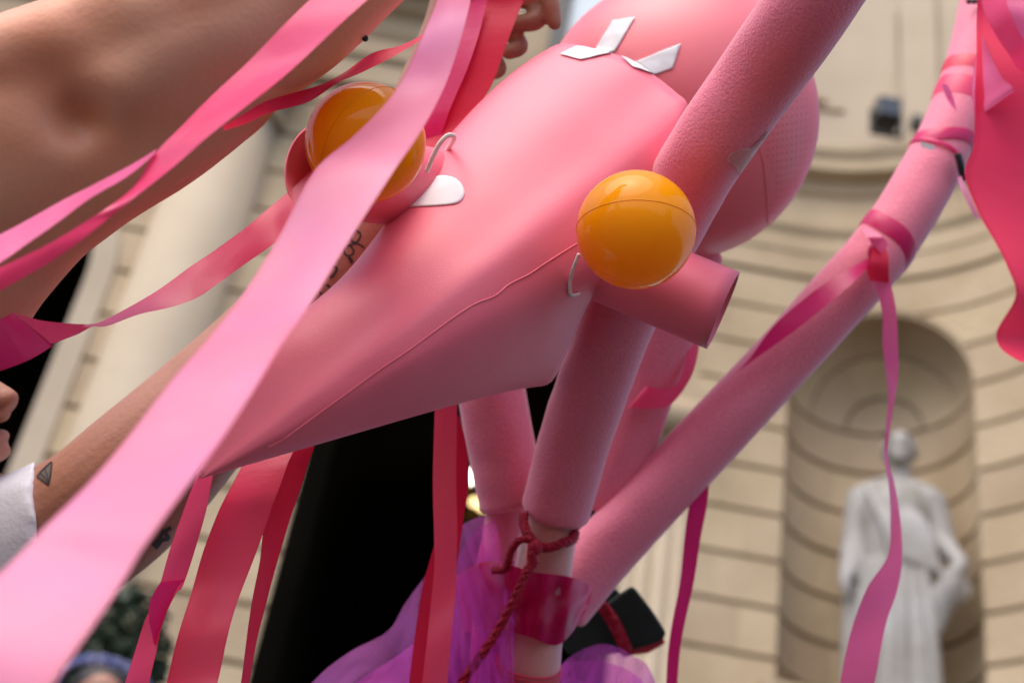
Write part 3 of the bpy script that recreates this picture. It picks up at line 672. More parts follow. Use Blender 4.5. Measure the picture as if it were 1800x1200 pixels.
# hand, out of the picture
wr = at(680, -620, 0.93)
for i, (dx, dy) in enumerate(((-0.03, 0.0), (-0.01, 0.01), (0.01, 0.01), (0.03, 0.0))): mb.add(tube_data([wr + Vector((dx * 0.6, dy, 0.03)), wr + Vector((dx, dy, 0.09)), wr + Vector((dx * 1.1, dy - 0.02, 0.125)), wr + Vector((dx * 1.1, dy - 0.045, 0.11))], [0.014, 0.0105, 0.009, 0.008], 10, True, 0.006))
mb.add(tube_data([wr, wr + Vector((0, 0, 0.05)), wr + Vector((0, 0, 0.085))], [0.03, 0.036, 0.034], 16, True, 0.01, 0.55)); mb.add(tube_data([wr + Vector((0.02, 0, 0.02)), wr + Vector((0.05, -0.02, 0.06)), wr + Vector((0.055, -0.03, 0.09))], [0.014, 0.011, 0.009], 10, True, 0.006))
V, Fc = remesh(mb, 0.0055, 7)
b1 = bvh_of((V, Fc))
dimples = [(hit(b1, 135, 207), 0.0105, 0.019), (hit(b1, 105, 165), 0.016, 0.005), (hit(b1, 165, 222), 0.016, 0.005), (hit(b1, 160, 38), 0.014, 0.0045), (hit(b1, 215, 95), 0.014, 0.003), (hit(b1, 100, 72), 0.016, -0.004), (hit(b1, 250, 40), 0.018, -0.004), (hit(b1, 60, 100), 0.018, 0.004)]
for v in V:
    for p, s, a in dimples:
        dd = (v - p).length_squared
        if dd < 9 * s * s: v += ray(135, 207).normalized() * a * math.exp(-dd / (2 * s * s))
    if (v - CAM).length < 1.5: v += Vector((1, 1, 1)) * 0.0022 * noise.noise(v * 22)
p1 = empty('person', Vector((body_c.x, body_c.y, 0))); tag(p1, 'person with a bare tanned arm raised across the top left, ribbons over it', 'person')
obj('body', V, Fc, 'skin_tan', p1); eyes(p1, hc, Vector((0.75, 0.5, 0.42)).normalized(), Vector((-0.35, -0.25, 0.9)).normalized(), Vector((0.55, -0.83, 0)).normalized(), 0.23)
d = sphere_data(hc + Vector((-0.03, -0.02, 0.05)), (0.09, 0.1, 0.1), 24, 16); obj('hair', d[0], d[1], 'hair', p1)
d = tube_data([body_c + Vector((0.02, 0, -0.45)), body_c + Vector((0.02, 0, -0.62)), body_c + Vector((0.02, 0, -0.85))], [0.155, 0.18, 0.19], 28, True, 0.01, 0.85); obj('shorts', d[0], d[1], 'shirt', p1)
d = sphere_data(at(642, 68, AD), 0.0022, 8, 6); obj('mole', d[0], d[1], 'ink', p1)

# ------------------------------------------------------------------ person in white shirt with the tattooed raised arm
mb = MB(); A2 = 1.14; k2 = A2 / FPX
pxlimb(mb, [(-150, 1080, 1.2, 0.07), (-40, 1005, 1.17, 150 * k2), (138, 925, A2, 130 * k2), (267, 816, A2, 122 * k2), (445, 628, 1.16, 94 * k2), (600, 450, 1.18, 76 * k2), (715, 240, 1.20, 62 * k2), (786, 70, 1.21, 53 * k2), (812, -25, 1.21, 52 * k2)], 70, 28)
# palm above the frame and the fingers curling down
mb.add(sphere_data(at(868, -48, 1.205), (0.040, 0.02, 0.034), 20, 14, (RT, FW, UP)))
mb.add(sphere_data(at(915, -38, 1.205), (0.028, 0.02, 0.026), 20, 14, (RT, FW, UP)))
fk = 1.2 / FPX
def finger(pts): 
    P, rr = pxpath([(x, y, d, r * fk) for x, y, d, r in pts], 24); mb.add(tube_data(P, rr, 14, True, rr[-1] * 0.9))
finger([(900, -44, 1.19, 19), (946, -34, 1.185, 18), (966, 0, 1.18, 16), (975, 42, 1.18, 13)])            # index, pointing down
finger([(885, -22, 1.215, 20), (928, -4, 1.205, 19), (946, 20, 1.195, 18), (940, 38, 1.19, 17), (902, 42, 1.20, 15)])  # middle
finger([(868, 20, 1.22, 18), (898, 56, 1.215, 16), (914, 82, 1.203, 15.5), (893, 92, 1.20, 14)])                   # ring
finger([(852, 40, 1.225, 15), (866, 92, 1.222, 14), (880, 122, 1.212, 12), (862, 132, 1.21, 11)])                 # little
finger([(838, -32, 1.19, 18), (868, -14, 1.17, 17), (905, -6, 1.165, 16), (940, -8, 1.165, 13)])                # thumb along the palm edge
# torso, neck and head off the left edge
s2 = at(-120, 1075, 1.2); ch2 = s2 + Vector((-0.17, 0.05, -0.05))
mb.add(tube_data([ch2 + Vector((0, 0, 0.06)), ch2 + Vector((0, 0, -0.05)), ch2 + Vector((0, 0, -0.25)), ch2 + Vector((0, 0, -0.45)), ch2 + Vector((0, 0, -0.6))], [0.09, 0.155, 0.15, 0.135, 0.15], 28, True, 0.04, 0.8))
mb.add(tube_data([ch2 + Vector((-0.12, 0, 0.0)), s2], [0.055, 0.065], 16, True, 0.03))
for q in (-1, 1): mb.add(tube_data([ch2 + Vector((0.08 * q, 0, -0.55)), ch2 + Vector((0.09 * q, 0, -0.85)), Vector((ch2.x + 0.09 * q, ch2.y, 0.04))], [0.10, 0.075, 0.05], 16, True, 0.02))
mb.add(tube_data([ch2 + Vector((-0.16, 0, -0.02)), ch2 + Vector((-0.22, 0.0, -0.28)), ch2 + Vector((-0.12, -0.12, -0.45))], [0.055, 0.042, 0.028], 16, True, 0.02))
HS = 0.225
F2 = camvec(0.93, 0.30, -0.20).normalized(); U2 = (camvec(-0.30, 0.95, 0.0) - F2 * camvec(-0.30, 0.95, 0.0).dot(F2)).normalized(); R2 = F2.cross(U2).normalized()
nose = at(34, 700, 1.13)
hc2 = nose - F2 * (0.535 * HS) + U2 * 0.12 * HS
face_parts(mb, hc2, F2, U2, R2, HS)
mb.add(tube_data([ch2 + Vector((0.02, 0, 0.05)), hc2 - U2 * 0.10 - F2 * 0.02], [0.06, 0.055], 18, True))
V, Fc = remesh(mb, 0.0026, 3); b2 = bvh_of((V, Fc))
p2 = empty('person', Vector((ch2.x, ch2.y, 0))); tag(p2, 'person in a white shirt at the left edge, tattooed arm raised to hold the puppet', 'person')
obj('body', V, Fc, 'skin_brown', p2); eyes(p2, hc2, F2, U2, R2, HS)
d = sphere_data(hc2 + U2 * 0.14 * HS - F2 * 0.12 * HS, (0.36 * HS, 0.40 * HS, 0.40 * HS), 24, 16, (R2, F2, U2)); obj('hair', d[0], d[1], 'hair', p2)
# shirt: torso plus the sleeve that ends on the upper arm
mb = MB()
mb.add(tube_data([ch2 + Vector((0, 0, 0.075)), ch2 + Vector((0, 0, -0.05)), ch2 + Vector((0, 0, -0.25)), ch2 + Vector((0, 0, -0.5)), ch2 + Vector((0, 0, -0.66))], [0.105, 0.168, 0.163, 0.15, 0.168], 32, True, 0.03, 0.82))
mb.add(tube_data([ch2 + Vector((-0.15, 0, 0.0)), s2 + Vector((0, 0, 0.0))], [0.066, 0.08], 18, True, 0.03))
pxlimb(mb, [(-170, 1090, 1.2, 0.082), (-40, 1020, 1.17, 0.074), (40, 992, 1.15, 0.073), (150, 945, 1.14, 0.072)], 24, 28, 0.0)
V, Fc = remesh(mb, 0.005, 5)
for v in V:
    v += Vector((1, 0.3, 0.6)) * 0.004 * noise.noise(v * 26 + Vector((0, v.z * 30, 0)))
adir = (at(138, 925, 1.14) - at(-40, 1005, 1.17)).normalized(); sw = proj(CAM + FW)
for v in V:
    x, y, z = proj(v)
    lim = 60 + 0.04 * (y - 833)
    if x > lim: v -= adir * ((x - lim) * z / FPX / max(adir.dot(RT), 0.3))
obj('shirt', V, Fc, 'shirt', p2)
# tattoos follow the skin
TA = [(66, 838), (70, 828), (80, 822), (92, 812), (91, 826), (86, 852), (76, 845)]
patch('tattoo', b2, TA, 'ink_grey', p2, 0.0005, 0.0)
for pts, w in (([(66, 838), (79, 823), (92, 812)], 2.5), ([(92, 812), (90, 832), (86, 852)], 2.5), ([(86, 852), (75, 844), (66, 838)], 2.5), ([(79, 823), (84, 836), (86, 850)], 1.8), ([(72, 832), (80, 840), (86, 850)], 1.8)):
    d = stroke(b2, pts, w, 10, 0.0008); obj('tattoo', d[0], d[1], 'ink', p2)
for pts, w in (([(626, 405), (634, 412), (628, 425), (618, 424), (617, 412), (626, 404)], 3.2), ([(640, 436), (628, 428), (612, 432), (604, 436), (606, 447), (616, 450), (622, 440), (613, 430)], 3.2), ([(612, 452), (618, 458), (616, 462)], 5),
               ([(582, 466), (592, 472), (586, 484), (580, 488)], 4), ([(574, 500), (580, 505)], 4), ([(560, 513), (565, 516)], 4.5), ([(552, 518), (548, 526)], 4),
               ([(300, 926), (290, 934), (296, 945), (284, 948), (278, 956), (272, 962)], 7), ([(288, 930), (280, 945), (268, 958)], 6)):
    d = stroke(b2, pts, w); obj('tattoo', d[0], d[1], 'ink', p2)
d = curvetube([at(915 + 7 * math.cos(a), 22 - 2.5 * math.sin(a), 1.183) for a in [PI * i / 10 for i in range(11)]], 0.0007, 16); obj('ring', d[0], d[1], 'silver', p2)

# ------------------------------------------------------------------ the pink puppet
pup = empty('puppet', at(930, 1230, 1.25)); tag(pup, 'pink foam puppet with long cone snout, yellow ball eyes and noodle limbs', 'puppet')
# body ball
BC = at(1190, 212, 1.31); BR = 245 / FPX * 1.31
d = sphere_data(BC, BR, 96, 64, (RT, FW, UP)); body = obj('body_ball', d[0], d[1], 'pvc', pup); bball = bvh_of(d)
dm = MB()  # flat dots on the ball, the shade in its dimples painted darker
for j in range(22):
    for i in range(12):
        x = 1352 + i * 8.2 - j * 0.25 + (j % 2) * 0; y = 150 + j * 12.5 - i * 1.6
        edge = math.hypot(x - 1190, y - 212)
        if edge > 238 or x < 1338 + 22 * math.exp(-((y - 330) / 60) ** 2) - 0.0: continue
        p = hit(bball, x, y); nn = (p - BC).normalized(); t = nn.cross(UP).normalized(); b = nn.cross(t); k = len(dm.v)
        r = 0.0009
        dm.v += [p + nn * 0.0003 + t * r * math.cos(a) + b * r * math.sin(a) for a in [PI / 3 * q for q in range(6)]]; dm.f.append(tuple(range(k, k + 6)))
o = dm.build('dimple_shade_dots', 'dimple_shade', None, False); o.parent = body; tag(o, kind='stuff')
S = [hit(bball, *s, 0.0002) for s in cr([(1333, 255), (1342, 290), (1346, 330), (1349, 370), (1350, 396)], 20)]; d = tube_data(S, [0.0005] * 20, 8, True); o = obj('moulding_line', d[0], d[1], 'pvc', None); o.parent = body
# snout cone: rim curve to tip
rim = [(934, 112, 1.17), (958, 90, 1.155), (992, 77, 1.14), (1050, 87, 1.12), (1110, 108, 1.105), (1160, 140, 1.095), (1190, 164, 1.085), (1207, 180, 1.08), (1206, 205, 1.075), (1190, 280, 1.065), (1150, 380, 1.05), (1090, 462, 1.04), (1035, 533, 1.04), (1000, 612, 1.05), (962, 676, 1.075), (900, 655, 1.13), (860, 540, 1.19), (845, 400, 1.225), (858, 260, 1.225), (890, 165, 1.20)]
RN = 120; rp = cr(rim + [rim[0]], RN + 1)[:RN]; tip = (349, 842, 0.92)
rs_ = list(rim); rs_[5:10] = [(1150, 148, 1.10), (1172, 182, 1.09), (1181, 214, 1.083), (1182, 250, 1.076), (1172, 305, 1.066)]; rs_[10:15] = [(1152, 380, 1.048), (1106, 460, 1.034), (1056, 540, 1.03), (1012, 612, 1.038), (964, 678, 1.068)]
sp_ = cr(rs_ + [rs_[0]], RN + 1)[:RN]
soft = [tuple(sum(sp_[(k + o) % RN][q] for o in range(-5, 6)) / 11 for q in range(3)) for k in range(RN)]
V = []; Fc = []; TN = 64
for i in range(TN + 1):
    t = 0.004 + 0.996 * i / TN
    for k, r0 in enumerate(rp):
        c_ = t ** 9; r = tuple(soft[k][q] * (1 - c_) + r0[q] * c_ for q in range(3))
        x = tip[0] + (r[0] - tip[0]) * t; y = tip[1] + (r[1] - tip[1]) * t; dd = 1 / (1 / tip[2] + (1 / r[2] - 1 / tip[2]) * t)
        # outward bulge of the upper side
        side = (-(r[0] - 1000) * 0.77 - (r[1] - 380) * 0.64) / 300
        w = max(0.0, min(1.0, side + 0.25)); bl = 4 * t * (1 - t)
        w = w * w * (3 - 2 * w); bu = 14.93 * t ** 5 * (1 - t); bw = (26 * bu + 52 * math.exp(-((t - 0.24) / 0.17) ** 2) + 12 * 4 * t * (1 - t)) * w; x -= bw * 0.78; y -= bw * 0.62
        kk = k / RN * len(rim); near = 0.5 + 0.5 * math.cos(2 * PI * (kk - 8.0) / len(rim))
        dd -= 0.05 * bl * near
        pt = at(x, y, dd); dn = noise.noise(pt * 14) * 0.0016 + noise.noise(pt * 34) * 0.0007
        V.append(pt + FW * dn)
for i in range(TN):
    for k in range(RN): Fc.append((i * RN + k, i * RN + (k + 1) % RN, (i + 1) * RN + (k + 1) % RN, (i + 1) * RN + k))
snout = obj('snout_cone', V, Fc, 'foam_sheet', pup, thick=0.0025, off=-1.0); bcone = bvh_of((V, Fc))
sm = MB(); pth = [(1014, 428), (960, 462), (930, 482), (895, 500), (870, 520), (835, 534), (800, 556), (760, 585), (715, 618), (670, 648), (620, 684), (560, 727), (500, 770), (470, 785)]
S = [hit(bcone, *s, 0.0002) for s in cr(pth, 90)]; d = tube_data(S, [0.0006] * 90, 8, True); o = obj('seam', d[0], d[1], 'foam_sheet', None); o.parent = snout
td = [(697, 367), (712, 350), (730, 332), (750, 318), (772, 310), (795, 312), (810, 322), (817, 338), (812, 352), (800, 359), (775, 362), (740, 364)]
o = patch('nostril_patch', bcone, [c for c in cr(td + [td[0]], 37)[:36]], 'white_felt', None, 0.0006, 0.0004, 6); o.parent = snout
ball_cone = bvh_of(d if False else sphere_data(BC, BR, 64, 48), (V, Fc))
def tape(pts, m='white_tape', off=0.0012):
    VV = []; FF = []; n = 14
    for j in range(n + 1):
        for i in range(n + 1):
            u, v = i / n, j / n
            x = (pts[0][0] * (1 - u) + pts[1][0] * u) * (1 - v) + (pts[3][0] * (1 - u) + pts[2][0] * u) * v
            y = (pts[0][1] * (1 - u) + pts[1][1] * u) * (1 - v) + (pts[3][1] * (1 - u) + pts[2][1] * u) * v
            VV.append(hit(ball_cone, x, y, off + 0.0006 * noise.noise(Vector((x * 0.05, y * 0.05, 0)))))
    for j in range(n):
        for i in range(n): q = j * (n + 1) + i; FF.append((q, q + 1, q + n + 2, q + n + 1))
    return obj('tape', VV, FF, m, pup, thick=0.00025)
tape([(984, 97), (1021, 107), (1078, 94), (1014, 83)]); tape([(1046, 90), (1080, 94), (1117, 32), (1078, 38)])
tape([(1091, 100), (1112, 119), (1152, 132), (1117, 110)]); tape([(1117, 110), (1152, 132), (1182, 121), (1197, 78)])
# eyes: yellow play balls on rolled foam stalks
def eye_ball(px, py, dep, r, nrm):
    c = at(px, py, dep); d = sphere_data(c, r, 64, 48, (RT, FW, UP)); e = obj('eye_ball', d[0], d[1], 'yellow', pup)
    n = camvec(*nrm).normalized(); a = n.cross(FW).normalized(); b = n.cross(a)
    P = [c + (a * math.cos(2 * PI * i / 96) + b * math.sin(2 * PI * i / 96)) * (r + 0.00005) for i in range(97)]
    d = tube_data(P, [0.00028] * 97, 6, False); s = obj('mould_seam', d[0], d[1], 'yellow', None); s.parent = e; return c
c1 = eye_ball(1118, 404, 0.955, 105 / FPX * 0.955, (0.03, 0.91, 0.41)); c2 = eye_ball(643, 251, 0.94, 106 / FPX * 0.94, (-0.75, 0.5, 0.45))
def stalk(a, b, r):
    A, B = at(*a), at(*b); P = [A.lerp(B, i / 10) for i in range(11)]; d = tube_data(P, [r] * 11, 56, False)
    o = obj('eye_stalk', d[0], d[1], 'foam_sheet', pup, thick=0.0022, off=-1.0); return d, o
k1, so1 = stalk((1035, 447, 1.055), (1271, 546, 1.035), 73 / FPX * 1.04); k2_, so2 = stalk((556, 297, 0.985), (790, 340, 1.10), 79 / FPX * 1.0)
def cord(pts, r=0.0018): 
    d = curvetube([at(*p) for p in pts], r, 36, 8); return obj('elastic_loop', d[0], d[1], 'elastic', pup)
cord([(750, 302, 1.02), (760, 278, 1.015), (772, 254, 1.012), (785, 240, 1.012), (795, 238, 1.015), (798, 244, 1.025), (790, 258, 1.06), (778, 275, 1.09), (770, 290, 1.10)])
cord([(1018, 446, 0.985), (1008, 470, 0.988), (1002, 495, 0.995), (1002, 515, 1.0), (1008, 519, 1.005), (1018, 516, 1.01)], 0.0013)
# noodle limbs
nA, dA, PA, RA = tubeobj('noodle_limb', [(1520, -150, 0.93, 0.030), (1425, 0, 0.955, 0.0303), (1330, 140, 1.0, 0.0295), (1245, 262, 1.03, 0.0295), (1175, 385, 1.085, 0.0297), (1105, 520, 1.13, 0.0300), (1060, 630, 1.155, 0.0302), (1015, 760, 1.19, 0.0302), (978, 893, 1.215, 0.0298)], 'noodle', pup, 48, 90)
tubeobj('noodle_limb', [(845, 480, 1.27, 0.030), (852, 600, 1.27, 0.030), (868, 710, 1.265, 0.030), (884, 800, 1.265, 0.0295), (898, 880, 1.265, 0.0285)], 'noodle', pup, 40, 40)
tubeobj('noodle_limb', [(1215, 440, 1.33, 0.0305), (1180, 540, 1.335, 0.0305), (1145, 640, 1.34, 0.0305), (1100, 770, 1.35, 0.0305), (1060, 880, 1.36, 0.0305)], 'noodle', pup, 40, 40)
nD, dD, PD, RD = tubeobj('noodle_limb', [(985, 1060, 1.32, 0.030), (1050, 980, 1.33, 0.030), (1130, 893, 1.335, 0.030), (1285, 728, 1.34, 0.0300), (1445, 556, 1.35, 0.0300), (1553, 432, 1.36, 0.0298), (1640, 292, 1.38, 0.0285), (1698, 150, 1.42, 0.0265), (1728, 20, 1.47, 0.0255), (1745, -90, 1.52, 0.025)], 'noodle', pup, 40, 90)
bA, bD = bvh_of(dA), bvh_of(dD)
patch('clear_tape', bA, [(1277, 280), (1285, 268), (1305, 260), (1330, 254), (1348, 238), (1352, 226), (1330, 262), (1298, 308), (1290, 292)], 'clear', pup, 0.001, 0.0003)
# handle: card tubes in clear sleeve bound with magenta vinyl
tubeobj('handle_tube', [(970, 880, 1.215, 0.0208), (965, 960, 1.215, 0.0208), (945, 1080, 1.215, 0.0222), (930, 1260, 1.215, 0.024)], 'card', pup, 32, 30, 0.002)
tubeobj('handle_tube', [(892, 870, 1.27, 0.0175), (884, 940, 1.27, 0.0178), (872, 1010, 1.265, 0.018), (862, 1200, 1.26, 0.018)], 'noodle', pup, 28, 30, 0.002)
P, rr = pxpath([(963, 945, 1.215, 0.0242), (950, 1040, 1.215, 0.0248), (935, 1130, 1.215, 0.026), (925, 1260, 1.215, 0.027)], 30); d = tube_data(P, rr, 40, False); obj('clear_sleeve', d[0], d[1], 'clear', pup)
V = []; Fc = []; n = 40
up_e = cr([(800, 1010), (862, 985), (935, 1004), (1000, 1013), (1042, 1030)], n); lo_e = cr([(815, 1112), (868, 1104), (925, 1117), (985, 1131), (1035, 1066)], n)
for i in range(n):
    u = i / (n - 1); bulge = 1.182 + 0.10 * (abs(u - 0.55) * 2) ** 2.2 + 0.004 * math.sin(u * 30)
    for k in range(9): V.append(at(up_e[i][0] + (lo_e[i][0] - up_e[i][0]) * k / 8, up_e[i][1] + (lo_e[i][1] - up_e[i][1]) * k / 8, bulge + 0.004 * math.sin(k * 0.9 + u * 9)))
for i in range(n - 1):
    for k in range(8): q = i * 9 + k; Fc.append((q, q + 1, q + 10, q + 9))
obj('vinyl_wrap', V, Fc, 'vinyl', pup)
for i in range(4):
    c0 = at(930 - i, 1166 + i * 7, 1.215); P = [c0 + (RT * math.cos(a) + (FW * 0.98 + UP * 0.2) * math.sin(a)) * 0.0272 + UP * -0.004 * math.cos(a) for a in [2 * PI * j / 40 for j in range(41)]]
    d = tube_data(P, [0.0011] * 41, 8, False); obj('rubber_band', d[0], d[1], 'satin_coral', pup)

# sequin cord round the handle
sq = empty('sequin_cord', at(940, 965, 1.18)); tag(sq, 'red sequin cord knotted around the puppet handle with hanging tails', 'cord')
rnd = random.Random(9)
def braid(pts, r):
    S = cr(pts, 60); P = [at(*s[:3]) for s in S]; mbb = MB(); fr = frames(P)
    for q in (0, 2.09, 4.19):
        Q = [P[i] + fr[i][1] * math.cos(i * 0.75 + q) * r * 0.55 + fr[i][2] * math.sin(i * 0.75 + q) * r * 0.55 for i in range(60)]
        mbb.add(tube_data(Q, [r * 0.62] * 60, 7, True))
    for i in range(0, 60):
        for k in range(3):
            a = rnd.uniform(0, 6.28); nn = fr[i][1] * math.cos(a) + fr[i][2] * math.sin(a); t = fr[i][0]; b = nn.cross(t)
            c = P[i] + nn * r * 1.18 + t * rnd.uniform(-1, 1) * r; t2 = (t + nn * rnd.uniform(-0.5, 0.5)).normalized(); k0 = len(mbb.v); z = r * 0.38
            mbb.v += [c + t2 * z, c + b * z, c - t2 * z, c - b * z]; mbb.f.append((k0, k0 + 1, k0 + 2, k0 + 3))
    return mbb
for nm, pts, r in (('loop', [(921, 905, 1.20), (922, 925, 1.19), (932, 944, 1.182), (945, 958, 1.18), (965, 962, 1.178), (990, 954, 1.18), (1008, 946, 1.195), (1009, 932, 1.21)], 0.0036),
                   ('bow', [(942, 962, 1.178), (930, 948, 1.176), (912, 950, 1.178), (898, 968, 1.182), (893, 988, 1.185), (888, 998, 1.19), (868, 1002, 1.20)], 0.003),
                   ('tail', [(940, 958, 1.172), (935, 975, 1.17), (936, 990, 1.17), (925, 1006, 1.168), (912, 1035, 1.166), (895, 1070, 1.166), (872, 1112, 1.168), (845, 1152, 1.17), (812, 1200, 1.17), (800, 1230, 1.17)], 0.0036)):
    m_ = braid(pts, r); m_.build(nm, 'sequin', sq, False)
d = sphere_data(at(941, 962, 1.173), (0.0065, 0.006, 0.0065), 12, 8); obj('knot', d[0], d[1], 'sequin', sq)

# black felt block with sequin strap
fb = empty('felt_bow', at(1080, 1150, 1.42)); tag(fb, 'black felt bow shaped block with red sequin strap beside the purple tulle', 'bow')
def slab(name, poly, d0, th, m, parent, bev=0.004):
    n = len(poly); V = [at(x, y, d0 + dz) for x, y, dz in poly] + [at(x, y, d0 + dz + th) for x, y, dz in poly]
    Fc = [tuple(reversed(range(n))), tuple(range(n, 2 * n))] + [(i, (i + 1) % n, n + (i + 1) % n, n + i) for i in range(n)]
    o = obj(name, V, Fc, m, parent, False); b = o.modifiers.new('bevel', 'BEVEL'); b.width = bev; b.segments = 3; return o
slab('loop', [(1066, 1060, 0), (1085, 1045, 0), (1112, 1028, 0.0), (1145, 1070, 0.0), (1172, 1112, 0.0), (1163, 1126, 0), (1098, 1146, 0)], 1.395, 0.045, 'felt', fb)
slab('loop', [(975, 1112, 0.0), (1000, 1080, 0.0), (1022, 1066, 0), (1062, 1064, 0), (1105, 1146, 0.0), (1060, 1150, 0), (1000, 1150, 0)], 1.40, 0.04, 'felt', fb)
slab('backing', [(1020, 1040, 0), (1055, 1020, 0), (1090, 1038, 0), (1085, 1075, 0), (1050, 1078, 0)], 1.43, 0.02, 'felt', fb)
slab('lining', [(1104, 1140, 0), (1166, 1118, 0), (1169, 1130, 0), (1140, 1147, 0), (1108, 1151, 0)], 1.402, 0.03, 'redfelt', fb, 0.001)
m_ = MB(); S = cr([(1040, 1046), (1060, 1066), (1078, 1092), (1092, 1120), (1104, 1150)], 30)
V = []; Fc = []
for i, s in enumerate(S):
    for k in range(5): V.append(at(s[0] - 10 + 5.0 * k, s[1] + 5 - 2.4 * k, 1.392 - 0.003 * math.sin(PI * k / 4) + (0.03 if i > 27 else 0)))
for i in range(29):
    for k in range(4): q = i * 5 + k; Fc.append((q, q + 1, q + 6, q + 5))
rnd = random.Random(4)
for i in range(160):
    j = rnd.randint(0, 28); s = S[j]; c = at(s[0] + rnd.uniform(-9, 9), s[1] + rnd.uniform(-4, 4), 1.3875); t = Vector((rnd.gauss(0, 1), rnd.gauss(0, 1), rnd.gauss(0, 1))).normalized(); b = t.cross(FW).normalized(); k0 = len(V); z = 0.0016
    V += [c + t * z, c + b * z, c - t * z, c - b * z]; Fc.append((k0, k0 + 1, k0 + 2, k0 + 3))
obj('sequin_strap', V, Fc, 'sequin', fb, False)

# ------------------------------------------------------------------ tulle
tl = empty('tulle_skirt', at(850, 1230, 1.25)); tag(tl, 'sheer purple tulle gathered around the puppet handle', 'tulle')
def sheet(name, top, bot, d0, d1, m, pleats, amp, ph, n=200, k=44):
    A, B = cr(top, n), cr(bot, n); V = []; Fc = []
    for i in range(n):
        u = i / (n - 1)
        for j in range(k + 1):
            v = j / k; q_ = 2 * PI * pleats * u + ph + 1.8 * math.sin(3 * u + ph) + 1.2 * v
            rg = (1 - 2.2 * abs(noise.noise(Vector((u * pleats * 1.1 + ph, v * 2.2, ph)))))  + 0.5 * (1 - 2.2 * abs(noise.noise(Vector((u * pleats * 2.6 + 7, v * 5, ph)))))
            w = amp * (0.3 + v) * (0.3 * rg + math.sin(q_) + 0.12 * math.sin(2.7 * q_ + 2 * v + ph) + 0.9 * noise.noise(Vector((u * pleats * 1.3, v * 3.5, ph))) + 0.12 * noise.noise(Vector((u * pleats * 4, v * 9, ph + 5))))
            px = A[i][0] + (B[i][0] - A[i][0]) * v; py = A[i][1] + (B[i][1] - A[i][1]) * v
            px += 9 * v * noise.noise(Vector((u * pleats * 2, v * 4, ph + 9))); py += 5 * v * noise.noise(Vector((u * pleats * 3, v * 4, ph + 3)))
            V.append(at(px, py, d0 + (d1 - d0) * math.sin(v * PI / 2) + w + (A[i][2] if len(A[i]) > 2 else 0)))
    for i in range(n - 1):
        for j in range(k): q = i * (k + 1) + j; Fc.append((q, q + 1, q + k + 2, q + k + 1))
    return obj(name, V, Fc, m, tl)
sheet('layer', [(862, 905), (838, 910), (812, 923), (790, 955), (765, 990), (745, 1015), (712, 1060), (682, 1108), (620, 1142), (570, 1178), (520, 1230)], [(900, 1080), (890, 1130), (880, 1180), (870, 1230), (840, 1260), (800, 1280), (760, 1290), (720, 1300), (660, 1310), (600, 1310), (540, 1310)], 1.28, 1.22, 'tulle2', 4.3, 0.010, 0.3)
sheet('layer', [(870, 912), (840, 930), (815, 960), (800, 1000), (780, 1060), (750, 1110), (700, 1150), (640, 1190), (590, 1230)], [(905, 1090), (900, 1150), (890, 1230), (870, 1260), (830, 1280), (780, 1290), (720, 1300), (660, 1310), (610, 1310)], 1.25, 1.19, 'tulle', 5.2, 0.008, 1.7)
sheet('layer', [(905, 985), (870, 990), (835, 1000), (805, 1020), (790, 1060), (770, 1110), (740, 1160), (700, 1230)], [(900, 1260), (880, 1260), (860, 1270), (840, 1270), (815, 1280), (790, 1280), (760, 1290), (720, 1300)], 1.20, 1.16, 'tulle', 3.7, 0.006, 2.9)
sheet('layer', [(985, 1172), (1000, 1155), (1030, 1138), (1060, 1131), (1090, 1138), (1112, 1152), (1135, 1165), (1150, 1195), (1156, 1230)], [(990, 1290), (1000, 1290), (1020, 1290), (1040, 1290), (1070, 1290), (1090, 1290), (1110, 1290), (1130, 1290), (1150, 1300)], 1.30, 1.24, 'tulle', 3.4, 0.010, 0.9)
sheet('layer', [(940, 1160), (960, 1150), (990, 1165), (1030, 1160), (1070, 1165), (1110, 1180), (1145, 1215)], [(935, 1290), (950, 1290), (980, 1290), (1020, 1290), (1060, 1290), (1100, 1300), (1140, 1310)], 1.23, 1.19, 'tulle', 3.1, 0.008, 2.0)

# ------------------------------------------------------------------ ribbons
ribbon('ribbon', [(772, -40), (768, 0), (735, 85), (690, 165), (620, 240), (555, 300), (492, 410), (430, 510), (370, 590), (300, 672), (225, 765), (150, 855), (75, 930), (0, 1005), (-110, 1110), (-260, 1260)],
       [(830, -40), (828, 0), (806, 85), (775, 165), (735, 240), (690, 305), (615, 420), (545, 535), (500, 600), (455, 672), (390, 770), (320, 868), (250, 965), (190, 1060), (85, 1215), (-40, 1400)],
       [0.84, 0.80, 0.72, 0.62, 0.54, 0.48], [0.012, 0.028, 0.03, 0.028, 0.026], 'satin_pale', 'wide pale pink satin ribbon sweeping across the front from top to lower left', wave=0.0048, freq=5, n=140, cross=12)
ribbon('ribbon', [(570, -30), (545, 0), (450, 95), (370, 168), (318, 225), (272, 272), (235, 325), (190, 365), (100, 420), (0, 470), (-90, 510)],
       [(680, -30), (648, 0), (560, 78), (490, 142), (425, 195), (360, 245), (298, 298), (220, 362), (110, 445), (0, 512), (-90, 560)],
       [0.80, 0.78, 0.755, 0.74, 0.72], [0.022, 0.024, 0.02, -0.004, -0.012], 'satin_hot', 'hot pink satin ribbon twisting over the bare raised arm', wave=0.003, freq=4, n=90)
ribbon('ribbon', [(275, 262), (230, 290), (170, 322), (110, 352), (50, 385), (0, 412), (-80, 450)], [(272, 270), (225, 310), (160, 348), (100, 392), (45, 430), (0, 462), (-80, 510)],
       [0.765, 0.75, 0.735], [0.01, 0.024, 0.03], 'satin_orchid', 'orchid pink ribbon end lying along the bare arm at the left edge', wave=0.001, freq=2)
